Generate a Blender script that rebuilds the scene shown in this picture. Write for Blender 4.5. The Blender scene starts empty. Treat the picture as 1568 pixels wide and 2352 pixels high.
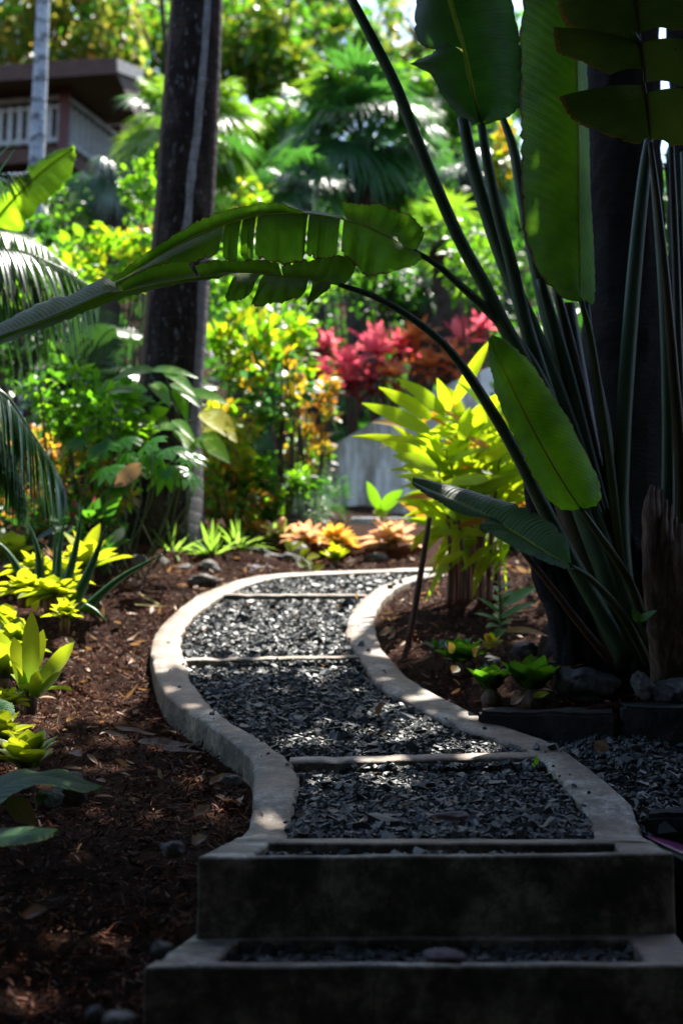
import bpy, bmesh, math, random
import numpy as np
from mathutils import Vector, noise as mnoise

# ------------------------------------------------------------------ camera, sky, sun, exposure
sc = bpy.context.scene
R = math.radians
FPX = 2940.0
PITCH = math.atan(474 / FPX)
cam = bpy.data.cameras.new('camera')
cam.sensor_fit = 'VERTICAL'; cam.sensor_height = 36; cam.lens = 45
cam.clip_start = 0.05; cam.clip_end = 500
cam.dof.use_dof = True; cam.dof.focus_distance = 4.15; cam.dof.aperture_fstop = 2.0
camo = bpy.data.objects.new('camera', cam); sc.collection.objects.link(camo)
camo.location = (0, 0, 0); camo.rotation_euler = (R(90) + PITCH, 0, 0)
sc.camera = camo

SUN_EL, SUN_AZ = R(63), R(24)         # azimuth from +Y towards +X
world = bpy.data.worlds.new('World'); sc.world = world; world.use_nodes = True
wn = world.node_tree.nodes; wl = world.node_tree.links
sky = wn.new('ShaderNodeTexSky'); sky.sky_type = 'NISHITA'; sky.sun_disc = False
sky.sun_elevation = SUN_EL; sky.sun_rotation = SUN_AZ
wn['Background'].inputs['Strength'].default_value = 0.115
wl.new(sky.outputs[0], wn['Background'].inputs['Color'])
sun = bpy.data.lights.new('sun', 'SUN'); sun.energy = 5.0; sun.angle = R(0.5); sun.color = (1, .95, .86)
suno = bpy.data.objects.new('sun', sun); sc.collection.objects.link(suno)
SUNV = Vector((math.sin(SUN_AZ) * math.cos(SUN_EL), math.cos(SUN_AZ) * math.cos(SUN_EL), math.sin(SUN_EL)))
suno.rotation_euler = SUNV.to_track_quat('Z', 'Y').to_euler(); suno.location = (0, 10, 20)
sc.view_settings.view_transform = 'Standard'; sc.view_settings.look = 'None'
sc.view_settings.gamma = 1; sc.view_settings.exposure = 1.9
sc.render.film_transparent = False
sc.cycles.use_denoising = True
sc.cycles.max_bounces = 8; sc.cycles.diffuse_bounces = 3; sc.cycles.glossy_bounces = 3
sc.cycles.transmission_bounces = 4; sc.cycles.transparent_max_bounces = 4
sc.cycles.sample_clamp_indirect = 6

rng = np.random.default_rng(7)
random.seed(7)

# ------------------------------------------------------------------ helpers: space
CP, SP = math.cos(PITCH), math.sin(PITCH)
def P(x, y, Y):
    dv = 1176 - y
    d = np.array([x - 784, FPX * CP - dv * SP, FPX * SP + dv * CP])
    return d * (Y / d[1])
def onz(x, y, z):
    dv = 1176 - y
    d = np.array([x - 784, FPX * CP - dv * SP, FPX * SP + dv * CP])
    return d * (z / d[2])
def mpx(Y): return Y / FPX * 1.01

def cr(pts, n):
    """Catmull-Rom through points of any dimension, n samples"""
    p = np.asarray(pts, float)
    if len(p) == 2:
        t = np.linspace(0, 1, n)[:, None]
        return p[0] * (1 - t) + p[1] * t
    q = np.vstack([2 * p[0] - p[1], p, 2 * p[-1] - p[-2]])
    ln = np.r_[0, np.cumsum(np.linalg.norm(np.diff(p[:, :3], axis=0), axis=1))]
    s = np.linspace(0, ln[-1], n)
    out = []
    for v in s:
        i = min(np.searchsorted(ln, v, side='right') - 1, len(p) - 2)
        t = (v - ln[i]) / max(ln[i + 1] - ln[i], 1e-9)
        a, b, c, d = q[i], q[i + 1], q[i + 2], q[i + 3]
        out.append(.5 * ((2 * b) + (c - a) * t + (2 * a - 5 * b + 4 * c - d) * t * t + (3 * b - a - 3 * c + d) * t ** 3))
    return np.array(out)
def pl(pts, n):
    """polyline resample by length"""
    p = np.asarray(pts, float)
    ln = np.r_[0, np.cumsum(np.linalg.norm(np.diff(p, axis=0), axis=1))]
    s = np.linspace(0, ln[-1], n)
    return np.stack([np.interp(s, ln, p[:, k]) for k in range(p.shape[1])], 1)
def vn(x, y, seed=0):
    """value noise 0..1"""
    x = np.asarray(x, float); y = np.asarray(y, float)
    xi = np.floor(x).astype(np.int64); yi = np.floor(y).astype(np.int64)
    fx = x - xi; fy = y - yi
    fx = fx * fx * (3 - 2 * fx); fy = fy * fy * (3 - 2 * fy)
    def h(a, b):
        k = (a * 374761393 + b * 668265263 + seed * 974711) & 0x7fffffff
        k = ((k ^ (k >> 13)) * 1274126177) & 0x7fffffff
        return ((k ^ (k >> 16)) & 0xffff) / 65535.0
    return (h(xi, yi) * (1 - fx) + h(xi + 1, yi) * fx) * (1 - fy) + (h(xi, yi + 1) * (1 - fx) + h(xi + 1, yi + 1) * fx) * fy

# ------------------------------------------------------------------ helpers: meshes and objects
class Geo:
    def __init__(s): s.v = []; s.q = []; s.t = []; s.a = []; s.n = 0
    def add(s, v, q=None, t=None, a=None):
        v = np.asarray(v, float).reshape(-1, 3)
        if q is not None and len(q): s.q.append(np.asarray(q, int).reshape(-1, 4) + s.n)
        if t is not None and len(t): s.t.append(np.asarray(t, int).reshape(-1, 3) + s.n)
        s.v.append(v); s.a.append(np.zeros((len(v), 3)) if a is None else np.asarray(a, float).reshape(-1, 3))
        s.n += len(v)
def mesh_obj(name, g, mat, parent=None, smooth=True, label=None):
    v = np.vstack(g.v).copy()
    if parent is not None:
        r = parent
        while r.parent is not None: r = r.parent
        v -= np.array(r.location)
    q = np.vstack(g.q) if g.q else np.zeros((0, 4), int)
    t = np.vstack(g.t) if g.t else np.zeros((0, 3), int)
    me = bpy.data.meshes.new(name)
    me.vertices.add(len(v)); me.vertices.foreach_set('co', v.astype(np.float32).ravel())
    li = np.concatenate([q.ravel(), t.ravel()]).astype(np.int32)
    me.loops.add(len(li)); me.loops.foreach_set('vertex_index', li)
    ls = np.concatenate([np.arange(len(q)) * 4, len(q) * 4 + np.arange(len(t)) * 3]).astype(np.int32)
    me.polygons.add(len(ls)); me.polygons.foreach_set('loop_start', ls)
    me.update(calc_edges=True)
    me.polygons.foreach_set('use_smooth', np.full(len(ls), smooth))
    at = me.attributes.new('lv', 'FLOAT_VECTOR', 'POINT')
    at.data.foreach_set('vector', np.vstack(g.a).astype(np.float32).ravel())
    if mat is not None: me.materials.append(mat)
    me.validate(); me.update()
    o = bpy.data.objects.new(name, me); sc.collection.objects.link(o)
    if parent is not None: o.parent = parent
    if label: o['label'] = label
    return o
def tag(o, label, cat, group=None, kind=None):
    if label: o['label'] = label
    if cat: o['category'] = cat
    if group: o['group'] = group
    if kind: o['kind'] = kind
    return o
def thing(name, label, cat, loc, group=None):
    o = bpy.data.objects.new(name, None); sc.collection.objects.link(o)
    o.location = [float(c) for c in loc]; o.empty_display_size = .1
    return tag(o, label, cat, group)

def tube_geo(g, pts, rad, sides=8, rnd=0., rough=0., cap=True):
    pts = np.asarray(pts, float); n = len(pts); rad = np.broadcast_to(rad, (n,)).astype(float)
    tan = np.gradient(pts, axis=0); tan /= np.linalg.norm(tan, axis=1)[:, None] + 1e-12
    ref = np.array([0., 1, 0]) if abs(tan[0][1]) < .9 else np.array([1., 0, 0])
    vs = []; at = []
    ang = np.linspace(0, 2 * np.pi, sides, endpoint=False)
    b = np.cross(tan[0], ref); b /= np.linalg.norm(b)
    for i in range(n):
        b = b - tan[i] * np.dot(b, tan[i]); b /= np.linalg.norm(b) + 1e-12
        c = np.cross(tan[i], b)
        rr = rad[i] * (1 + rough * rng.normal(size=sides)) if rough else rad[i] * np.ones(sides)
        vs.append(pts[i] + (np.cos(ang) * rr)[:, None] * b + (np.sin(ang) * rr)[:, None] * c)
        at.append(np.stack([ang / 6.2832, np.full(sides, i / max(n - 1, 1)), np.full(sides, rnd)], 1))
    v = np.vstack(vs)
    k = np.arange(sides); k2 = (k + 1) % sides
    q = np.vstack([np.stack([i * sides + k, i * sides + k2, (i + 1) * sides + k2, (i + 1) * sides + k], 1) for i in range(n - 1)])
    t = []
    if cap:
        v = np.vstack([v, pts[0], pts[-1]]); at.append(np.array([[0, 0, rnd], [0, 1, rnd]]))
        e = (n - 1) * sides
        t = np.vstack([np.stack([k2, k, np.full(sides, n * sides)], 1), np.stack([e + k, e + k2, np.full(sides, n * sides + 1)], 1)])
    g.add(v, q, t, np.vstack(at))

def box_geo(g, lo, hi, rnd=0):
    (a, b, c), (d, e, f) = lo, hi
    v = [(a, b, c), (d, b, c), (d, e, c), (a, e, c), (a, b, f), (d, b, f), (d, e, f), (a, e, f)]
    hexa_geo(g, v, rnd)
def hexa_geo(g, v, rnd=0):
    q = [(0, 3, 2, 1), (4, 5, 6, 7), (0, 1, 5, 4), (1, 2, 6, 5), (2, 3, 7, 6), (3, 0, 4, 7)]
    v = np.asarray(v, float)
    g.add(v[np.array(q).ravel()], np.arange(24).reshape(6, 4), None, np.full((24, 3), rnd))
def bar_geo(g, p0, p1, w, h, rnd=0, up=(0, 0, 1)):
    p0 = np.asarray(p0, float); p1 = np.asarray(p1, float); d = p1 - p0; d /= np.linalg.norm(d)
    s = np.cross(d, up); s /= np.linalg.norm(s); u = np.cross(s, d)
    v = []
    for zz in (-.5, .5):
        for (pp, ss) in ((p0, -.5), (p0, .5), (p1, .5), (p1, -.5)):
            v.append(pp + s * ss * w + u * zz * h)
    hexa_geo(g, v, rnd)

PROF = {
    'oval': lambda t: np.sin(np.pi * np.clip(t, 0, 1) ** .85) ** .8,
    'lance': lambda t: np.sin(np.pi * np.clip(t * .94 + .05, 0, 1) ** .75) ** .9,
    'strap': lambda t: np.clip((1 - t) * 4, 0, 1) ** .6 * (.75 + .25 * np.sin(np.pi * t)),
    'sword': lambda t: (1 - t) ** .8 * (.75 + .6 * t),
    'paddle': lambda t: np.clip(np.sin(np.pi * np.clip(t, 0, 1) ** 1.2), 0, 1) ** .6 * (.45 + .55 * np.clip(t * 1.6, 0, 1)),
    'fanseg': lambda t: np.where(t < .5, .08 + t * 1.84, np.clip((1 - t) * 2, 0, 1) ** 1.2),
    'heart': lambda t: np.sin(np.pi * np.clip(t * .97 + .03, 0, 1) ** .6) ** .8,
}
def nrm(a): return a / (np.linalg.norm(a, axis=-1, keepdims=True) + 1e-12)
def leaves(g, base, d, n, L, W, droop=.2, fold=.2, prof='oval', seg=3, rnd=None, wave=0.):
    base = np.asarray(base, float).reshape(-1, 3); N = len(base)
    d = nrm(np.broadcast_to(np.asarray(d, float), (N, 3))); n = np.broadcast_to(np.asarray(n, float), (N, 3))
    s = nrm(np.cross(d, n)); n = np.cross(s, d)
    L = np.broadcast_to(np.asarray(L, float), (N,)); W = np.broadcast_to(np.asarray(W, float), (N,))
    droop = np.broadcast_to(np.asarray(droop, float), (N,))
    rnd = rng.random(N) if rnd is None else np.broadcast_to(np.asarray(rnd, float), (N,))
    t = np.linspace(0, 1, seg + 1); w = np.maximum(PROF[prof](t), .015)
    ax = base[:, None] + d[:, None] * (L[:, None] * (t - .18 * np.abs(droop)[:, None] * t * t))[..., None]
    ax[..., 2] -= (droop * L)[:, None] * t ** 2
    # the blade turns with the droop: normal leans along d
    hw = .5 * W[:, None] * w
    V = np.empty((N, seg + 1, 3, 3))
    up = n[:, None] * (hw * fold)[..., None]
    if wave: up = up + n[:, None] * (wave * W[:, None] * np.sin(t * 11 + rnd[:, None] * 9))[..., None]
    V[:, :, 1] = ax
    V[:, :, 0] = ax - s[:, None] * hw[..., None] + up
    V[:, :, 2] = ax + s[:, None] * hw[..., None] + up
    A = np.empty((N, seg + 1, 3, 3))
    A[..., 0] = np.array([-1, 0, 1]); A[..., 1] = t[None, :, None]; A[..., 2] = rnd[:, None, None]
    i = np.arange(seg)[:, None] * 3 + np.arange(2)[None]
    i = i.ravel(); qb = np.stack([i, i + 1, i + 4, i + 3], 1)
    q = (np.arange(N)[:, None, None] * (seg + 1) * 3 + qb[None]).reshape(-1, 4)
    g.add(V.reshape(-1, 3), q, None, A.reshape(-1, 3))
def patch(g, A, B, n=30, m=5, bulge=(0, 0, 0), side=1, smooth=True, ripple=0., rag=.0035):
    f = cr if smooth else pl
    a = f(A, n); b = f(B, n); u = np.linspace(0, 1, m)
    bl = np.asarray(bulge, float)
    V = a[:, None] * (1 - u)[None, :, None] + b[:, None] * u[None, :, None] + bl * (4 * u * (1 - u))[None, :, None]
    if ripple:
        V[..., 1] += ripple * np.sin(np.linspace(0, n * .9, n))[:, None] * u[None] + ripple * .8 * rng.normal(size=(n, 1)) * u[None]
    if rag and n > 8:
        j = np.cumsum(rng.normal(size=n)) * .25 + rng.normal(size=n); j -= np.linspace(j[0], j[-1], n); j[rng.random(n) < .06] -= 3.
        V[:, -1] += nrm(b - a) * (rag * np.clip(j, -4, 2.5))[:, None]
    at = np.empty((n, m, 3)); at[..., 0] = side * u[None]; at[..., 1] = np.linspace(0, 1, n)[:, None]; at[..., 2] = rng.random()
    i = (np.arange(n - 1)[:, None] * m + np.arange(m - 1)[None]).ravel()
    g.add(V.reshape(-1, 3), np.stack([i, i + 1, i + m + 1, i + m], 1), None, at.reshape(-1, 3))
def rdir(N, up=0., spread=1.):
    v = rng.normal(size=(N, 3)) * spread; v[:, 2] += up
    return nrm(v)

# ------------------------------------------------------------------ materials
def newmat(name):
    m = bpy.data.materials.new(name); m.use_nodes = True
    nt = m.node_tree; nt.nodes.clear()
    o = nt.nodes.new('ShaderNodeOutputMaterial')
    return m, nt, o
def N(nt, t, **kw):
    n = nt.nodes.new('ShaderNode' + t)
    for k, v in kw.items(): setattr(n, k, v)
    return n
def ramp(nt, fac, stops):
    r = N(nt, 'ValToRGB'); e = r.color_ramp.elements
    while len(e) < len(stops): e.new(.5)
    for k, (p, c) in enumerate(stops): e[k].position = p; e[k].color = (*c, 1)
    nt.links.new(fac, r.inputs[0]); return r.outputs[0]
def mix(nt, f, a, b, mode='MIX'):
    m = N(nt, 'Mix', data_type='RGBA', blend_type=mode)
    for s, v in ((0, f), (6, a), (7, b)):
        if hasattr(v, 'links') or isinstance(v, bpy.types.NodeSocket): nt.links.new(v, m.inputs[s])
        else: m.inputs[s].default_value = (*v, 1) if isinstance(v, tuple) else v
    return m.outputs[2]
def mth(nt, op, a, b=0., c=0.):
    m = N(nt, 'Math', operation=op)
    for k, v in enumerate((a, b, c)):
        if isinstance(v, bpy.types.NodeSocket): nt.links.new(v, m.inputs[k])
        else: m.inputs[k].default_value = v
    return m.outputs[0]
def noise(nt, scale, detail=4, vec=None, rough=.55):
    n = N(nt, 'TexNoise'); n.inputs['Scale'].default_value = scale; n.inputs['Detail'].default_value = detail
    n.inputs['Roughness'].default_value = rough
    if vec is None:
        tc = N(nt, 'TexCoord'); vec = tc.outputs['Object']
    nt.links.new(vec, n.inputs['Vector'])
    return n.outputs['Fac']
def bump(nt, h, strength, dist=.01):
    b = N(nt, 'Bump'); b.inputs['Strength'].default_value = strength; b.inputs['Distance'].default_value = dist
    nt.links.new(h, b.inputs['Height']); return b.outputs[0]

def leafmat(name, stops, trans, tf=.45, rough=.38, spec=.5, rib=None, veins=0, edge=None, spots=None, variegate=None, base=None):
    """stops: leaf to leaf colours; trans: colour of the light that comes through; rib: midrib colour"""
    m, nt, out = newmat(name)
    at = N(nt, 'Attribute', attribute_name='lv'); sp = N(nt, 'SeparateXYZ'); nt.links.new(at.outputs['Vector'], sp.inputs[0])
    u, v, r = sp.outputs
    col = ramp(nt, r, [(k / max(len(stops) - 1, 1), c) for k, c in enumerate(stops)]) if len(stops) > 1 else None
    if col is None:
        rg = N(nt, 'RGB'); rg.outputs[0].default_value = (*stops[0], 1); col = rg.outputs[0]
    nz = noise(nt, 9, 3)
    col = mix(nt, mth(nt, 'MULTIPLY', nz, .5), col, mix(nt, 1., col, (.55, .6, .5), 'MULTIPLY'))
    au = mth(nt, 'ABSOLUTE', u)
    tcol = mix(nt, .35, trans, mix(nt, 1., col, (2.2, 2.2, 1.6), 'MULTIPLY'))
    if base:
        f = mth(nt, 'MULTIPLY', mth(nt, 'SUBTRACT', 1., mth(nt, 'MINIMUM', mth(nt, 'ADD', mth(nt, 'MULTIPLY', v, 1.7), mth(nt, 'MULTIPLY', mth(nt, 'SUBTRACT', nz, .5), .9)), 1.)), .9)
        col = mix(nt, f, col, base); tcol = mix(nt, f, tcol, tuple(min(1, c * 2.2) for c in base))
    if variegate:
        f = noise(nt, 22, 2, rough=.4); f = mth(nt, 'GREATER_THAN', mth(nt, 'ADD', f, mth(nt, 'MULTIPLY', au, -.12)), .56)
        col = mix(nt, f, col, variegate); tcol = mix(nt, f, tcol, tuple(min(1, c * 1.5) for c in variegate))
    if rib:
        f = mth(nt, 'LESS_THAN', au, .05)
        col = mix(nt, f, col, rib); tcol = mix(nt, f, tcol, rib)
    if edge:
        f = mth(nt, 'GREATER_THAN', mth(nt, 'ADD', au, mth(nt, 'MULTIPLY', mth(nt, 'SUBTRACT', noise(nt, 30, 3), .5), .12)), .965)
        col = mix(nt, f, col, edge); tcol = mix(nt, f, tcol, edge)
    if spots:
        f = mth(nt, 'GREATER_THAN', noise(nt, 38, 4, rough=.7), .67)
        col = mix(nt, f, col, spots); tcol = mix(nt, f, tcol, spots)
    pb = N(nt, 'BsdfPrincipled'); pb.inputs['Roughness'].default_value = rough
    pb.inputs['Specular IOR Level'].default_value = spec
    if veins:
        ph = mth(nt, 'ADD', mth(nt, 'MULTIPLY', v, float(veins)), mth(nt, 'MULTIPLY', au, -5.))
        w = mth(nt, 'SINE', mth(nt, 'MULTIPLY', ph, 6.2832))
        fine = mth(nt, 'SINE', mth(nt, 'MULTIPLY', ph, 6.2832 * 3.3))
        hh = mth(nt, 'ADD', w, mth(nt, 'MULTIPLY', fine, .35))
        hh = mth(nt, 'ADD', hh, mth(nt, 'MULTIPLY', nz, 2.))
        nb = bump(nt, hh, .55, .004); nt.links.new(nb, pb.inputs['Normal'])
        vf = mth(nt, 'MULTIPLY', mth(nt, 'POWER', mth(nt, 'ADD', mth(nt, 'MULTIPLY', w, .5), .5), 5.), .3)
        col = mix(nt, vf, col, mix(nt, 1., col, (1.7, 1.6, 1.3), 'MULTIPLY'))
        tcol = mix(nt, vf, tcol, mix(nt, 1., tcol, (.6, .7, .5), 'MULTIPLY'))
        thick = ramp(nt, noise(nt, 4.5, 5, rough=.65), [(.36, (.5, .55, .5)), (.52, (.9, .9, .9)), (.64, (1.25, 1.15, 1.0))]); tcol = mix(nt, 1., tcol, thick, 'MULTIPLY')
    else:
        nb = bump(nt, noise(nt, 60, 3), .25, .003); nt.links.new(nb, pb.inputs['Normal'])
    nt.links.new(col, pb.inputs['Base Color'])
    tr = N(nt, 'BsdfTranslucent'); nt.links.new(tcol, tr.inputs['Color'])
    ms = N(nt, 'MixShader'); ms.inputs[0].default_value = tf
    nt.links.new(pb.outputs[0], ms.inputs[1]); nt.links.new(tr.outputs[0], ms.inputs[2])
    nt.links.new(ms.outputs[0], out.inputs['Surface'])
    return m
def solid(name, stops, scale=6, rough=.8, bmp=.4, bscale=40, bdist=.01, spec=.3, detail=6, stretch=None, byrnd=False):
    m, nt, out = newmat(name)
    tc = N(nt, 'TexCoord'); vec = tc.outputs['Object']
    if stretch:
        mp = N(nt, 'Mapping'); mp.inputs['Scale'].default_value = stretch; nt.links.new(vec, mp.inputs[0]); vec = mp.outputs[0]
    f = noise(nt, scale, detail, vec, .65)
    if byrnd:
        at = N(nt, 'Attribute', attribute_name='lv'); sp = N(nt, 'SeparateXYZ'); nt.links.new(at.outputs['Vector'], sp.inputs[0])
        f = mth(nt, 'ADD', mth(nt, 'MULTIPLY', f, .35), mth(nt, 'MULTIPLY', sp.outputs[2], .7))
        col = ramp(nt, f, [(.1 + .85 * k / (len(stops) - 1), c) for k, c in enumerate(stops)])
    else:
        col = ramp(nt, f, [(.3 + .42 * k / (len(stops) - 1), c) for k, c in enumerate(stops)])
    pb = N(nt, 'BsdfPrincipled'); pb.inputs['Roughness'].default_value = rough; pb.inputs['Specular IOR Level'].default_value = spec
    nt.links.new(col, pb.inputs['Base Color'])
    if bmp: nt.links.new(bump(nt, noise(nt, bscale, 6, vec, .7), bmp, bdist), pb.inputs['Normal'])
    nt.links.new(pb.outputs[0], out.inputs['Surface'])
    return m

M = {}
def concrete():
    m, nt, out = newmat('cast_concrete')
    big = noise(nt, 1.9, 5, rough=.6); mid = noise(nt, 7, 6, rough=.7); fine = noise(nt, 95, 4, rough=.75)
    col = ramp(nt, mid, [(.36, (.07, .053, .038)), (.46, (.2, .165, .125)), (.54, (.35, .305, .25)), (.62, (.56, .51, .45))])
    col = mix(nt, mth(nt, 'MULTIPLY', ramp(nt, big, [(.45, (0, 0, 0)), (.56, (1, 1, 1))]), .75), col, mix(nt, mid, (.12, .07, .04), (.36, .25, .17)))
    spk = noise(nt, 31, 5, rough=.75); col = mix(nt, mth(nt, 'MULTIPLY', ramp(nt, spk, [(.5, (0, 0, 0)), (.6, (1, 1, 1))]), .55), col, (.09, .08, .068))
    col = mix(nt, mth(nt, 'MULTIPLY', ramp(nt, fine, [(.46, (0, 0, 0)), (.62, (1, 1, 1))]), .6), col, (.10, .095, .09))
    # darker tone with brown stains on the upright faces
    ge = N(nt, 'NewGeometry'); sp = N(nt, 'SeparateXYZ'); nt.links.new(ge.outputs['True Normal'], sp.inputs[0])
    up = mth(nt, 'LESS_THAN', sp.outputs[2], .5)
    upright_tone = ramp(nt, noise(nt, 7, 9, rough=.8), [(.38, (.022, .018, .011)), (.47, (.06, .048, .03)), (.54, (.14, .115, .075)), (.62, (.3, .25, .17))])
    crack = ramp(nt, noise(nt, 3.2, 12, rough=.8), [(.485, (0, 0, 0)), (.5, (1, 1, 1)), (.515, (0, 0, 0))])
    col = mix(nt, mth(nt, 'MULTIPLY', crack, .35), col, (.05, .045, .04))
    col = mix(nt, mth(nt, 'MULTIPLY', up, .93), col, upright_tone)
    pb = N(nt, 'BsdfPrincipled'); pb.inputs['Roughness'].default_value = .62; pb.inputs['Specular IOR Level'].default_value = .4
    nt.links.new(col, pb.inputs['Base Color'])
    h = mth(nt, 'ADD', mth(nt, 'MULTIPLY', fine, .6), mid)
    nt.links.new(bump(nt, h, .8, .006), pb.inputs['Normal'])
    nt.links.new(pb.outputs[0], out.inputs['Surface'])
    return m
M['concrete'] = concrete()
M['gravel'] = solid('dark_basalt_chips', [(.010, .012, .013), (.022, .026, .028), (.042, .047, .048), (.075, .076, .072), (.13, .12, .105)], 30, .5, .3, 120, .003, .35, byrnd=True)
M['gravelbed'] = solid('gravel_fines', [(.01, .01, .01), (.03, .032, .033)], 60, .8, .8, 90, .01)
def soil():
    m, nt, out = newmat('bark_soil')
    a = noise(nt, 2.2, 6, rough=.7); b = noise(nt, 45, 8, rough=.75); c = noise(nt, 14, 5, rough=.7)
    col = ramp(nt, b, [(.3, (.005, .003, .002)), (.48, (.034, .013, .007)), (.6, (.085, .028, .010)), (.75, (.18, .07, .026))])
    col = mix(nt, mth(nt, 'MULTIPLY', ramp(nt, c, [(.5, (0, 0, 0)), (.68, (1, 1, 1))]), .6), col, (.10, .03, .012))
    col = mix(nt, ramp(nt, a, [(.4, (0, 0, 0)), (.6, (1, 1, 1))]), col, mix(nt, 1., col, (.5, .45, .42), 'MULTIPLY'))
    pb = N(nt, 'BsdfPrincipled'); pb.inputs['Roughness'].default_value = .95; pb.inputs['Specular IOR Level'].default_value = .08
    nt.links.new(col, pb.inputs['Base Color'])
    nt.links.new(bump(nt, mth(nt, 'ADD', b, c), 1., .05), pb.inputs['Normal'])
    nt.links.new(pb.outputs[0], out.inputs['Surface']); return m
M['soil'] = soil()
M['mulch'] = solid('bark_shreds', [(.006, .004, .003), (.045, .016, .008), (.16, .045, .014), (.09, .034, .015), (.22, .09, .032), (.34, .2, .11)], 20, .6, .4, 80, .004, .12, byrnd=True)
M['rock'] = solid('lava_rock', [(.03, .028, .028), (.085, .078, .072), (.19, .17, .155)], 7, .7, .9, 25, .03, .4)
M['blackrock'] = solid('black_lava', [(.008, .008, .009), (.022, .021, .02), (.06, .056, .052)], 7, .5, .9, 25, .03, .5)
M['palerock'] = solid('pale_stone', [(.12, .11, .1), (.24, .22, .2), (.38, .36, .34)], 6, .75, .7, 30, .02)
M['plumrock'] = solid('plum_stone', [(.07, .05, .06), (.13, .1, .115)], 9, .7, .6, 60, .01)
M['block'] = solid('black_stone_block', [(.008, .008, .008), (.018, .018, .017), (.04, .038, .034)], 6, .8, .9, 28, .02, .25)
M['dryleaf'] = leafmat('dry_leaf', [(.16, .07, .03), (.3, .17, .09), (.42, .3, .2)], (.5, .25, .1), .2, .55, .3, rib=(.3, .2, .12))
M['dryleaf2'] = solid('dry_sheath', [(.06, .035, .025), (.16, .1, .07), (.32, .22, .17)], 9, .75, .8, 30, .01, stretch=(6, 6, .8))
M['bark'] = solid('palm_bark', [(.018, .013, .011), (.05, .036, .03), (.085, .07, .062)], 7, .8, 1., 30, .02, stretch=(1, 1, 2.2))
M['blackbark'] = solid('dark_fibrous_bark', [(.004, .004, .004), (.012, .01, .009), (.025, .02, .017)], 9, .85, 1., 30, .03, stretch=(1, 1, 3))
M['wood'] = solid('garden_stake', [(.05, .025, .012), (.13, .06, .03)], 12, .7, .5, 60, .004, stretch=(1, 1, .2))
M['stem'] = solid('green_stem', [(.03, .05, .012), (.07, .09, .025)], 10, .5, .2, 40, .003)
M['brownstem'] = solid('brown_stem', [(.03, .018, .01), (.09, .055, .03)], 10, .7, .4, 40, .004)
M['redcane'] = solid('red_brown_cane', [(.06, .02, .008), (.16, .05, .02)], 10, .5, .3, 40, .004)
M['petiole'] = solid('leaf_stalk', [(.025, .05, .022), (.045, .085, .038), (.08, .12, .062)], 6, .5, .25, 50, .003, .3, stretch=(3, 3, .5))
M['olivepetiole'] = solid('old_leaf_stalk', [(.03, .024, .01), (.065, .055, .022)], 6, .5, .3, 50, .003, .4, stretch=(3, 3, .5))

# ------------------------------------------------------------------ profile of the path up the slope
DT = np.array([(1966, 3.04), (1930, 3.42), (1880, 3.64), (1820, 3.91), (1760, 4.22), (1700, 4.54), (1640, 4.90), (1575, 5.35),
               (1515, 5.82), (1440, 6.45), (1370, 7.1), (1322, 7.75), (1306, 8.15), (1290, 8.45)], float)
_co = np.polyfit(DT[:, 0], DT[:, 1], 5)
def D(y): return np.interp(np.asarray(y, float), DT[::-1, 0], DT[::-1, 1])
_yy = np.linspace(1290, 1966, 120); _Y = D(_yy)
_Z = np.array([P(784, a, b)[2] for a, b in zip(_yy, _Y)])
_o = np.argsort(_Y); _Y, _Z, _yy = _Y[_o], _Z[_o], _yy[_o]
# smooth the slope a little
_k = np.ones(7) / 7
_Z = np.r_[_Z[:3], np.convolve(_Z, _k, 'valid'), _Z[-3:]]
BT = np.array([(-60, -16.), (-10, -3.2), (1, -1.2), (2.3, -.72), (2.7, -.52)], float)
BB = np.array([(9.0, 1.25), (10, 1.5), (12, 1.98), (14, 2.7), (16, 3.6), (20, 5.8), (24, 8.2), (30, 11.5), (40, 17), (80, 34)], float)
_TY = np.r_[BT[:, 0], _Y[_Y > 3.0], BB[:, 0]]; _TZ = np.r_[BT[:, 1], _Z[_Y > 3.0], BB[:, 1]]
def zk(Y): return np.interp(Y, _TY, _TZ)

LO = [(530, 1932), (545, 1926), (567, 1884), (580, 1849), (584, 1814), (582, 1775), (575, 1741), (540, 1708), (505, 1681), (435, 1636), (390, 1601), (365, 1561), (352, 1521), (348, 1481),
      (360, 1451), (395, 1411), (440, 1376), (500, 1348), (555, 1331), (625, 1320), (700, 1315), (784, 1311), (930, 1305), (1010, 1303)]
LI = [(648, 1933), (655, 1927), (665, 1889), (677, 1859), (682, 1824), (682, 1775), (665, 1746), (600, 1698), (530, 1658), (480, 1616), (445, 1571), (430, 1536), (426, 1516), (419, 1496), (417, 1466),
      (430, 1436), (460, 1401), (505, 1373), (530, 1361), (565, 1343), (600, 1335), (650, 1326), (784, 1317), (930, 1310), (1010, 1307)]
RI = [(1374, 1934), (1368, 1929), (1354, 1889), (1339, 1854), (1304, 1809), (1264, 1764), (1219, 1728), (1164, 1706), (1084, 1681), (1009, 1648), (949, 1616), (899, 1591), (859, 1561), (834, 1521),
      (809, 1486), (796, 1456), (796, 1426), (814, 1396), (839, 1368), (885, 1340), (945, 1325), (1010, 1317)]
RO = [(1497, 1936), (1490, 1930), (1479, 1914), (1469, 1879), (1444, 1844), (1404, 1804), (1354, 1764), (1284, 1716), (1219, 1688), (1124, 1656), (1054, 1621), (994, 1591), (944, 1561), (904, 1521),
      (876, 1486), (864, 1456), (859, 1426), (871, 1391), (891, 1368), (924, 1343), (971, 1328), (1020, 1322)]
def lift(px, n):
    q = np.array([P(x, y, float(D(y))) for x, y in px]); q = cr(q, n); f = np.clip((q[:, 1] - 3.5) / .3, 0, 1); q[:, 2] = zk(q[:, 1]) * f + (1 - f) * (-.3115); return q
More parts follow.
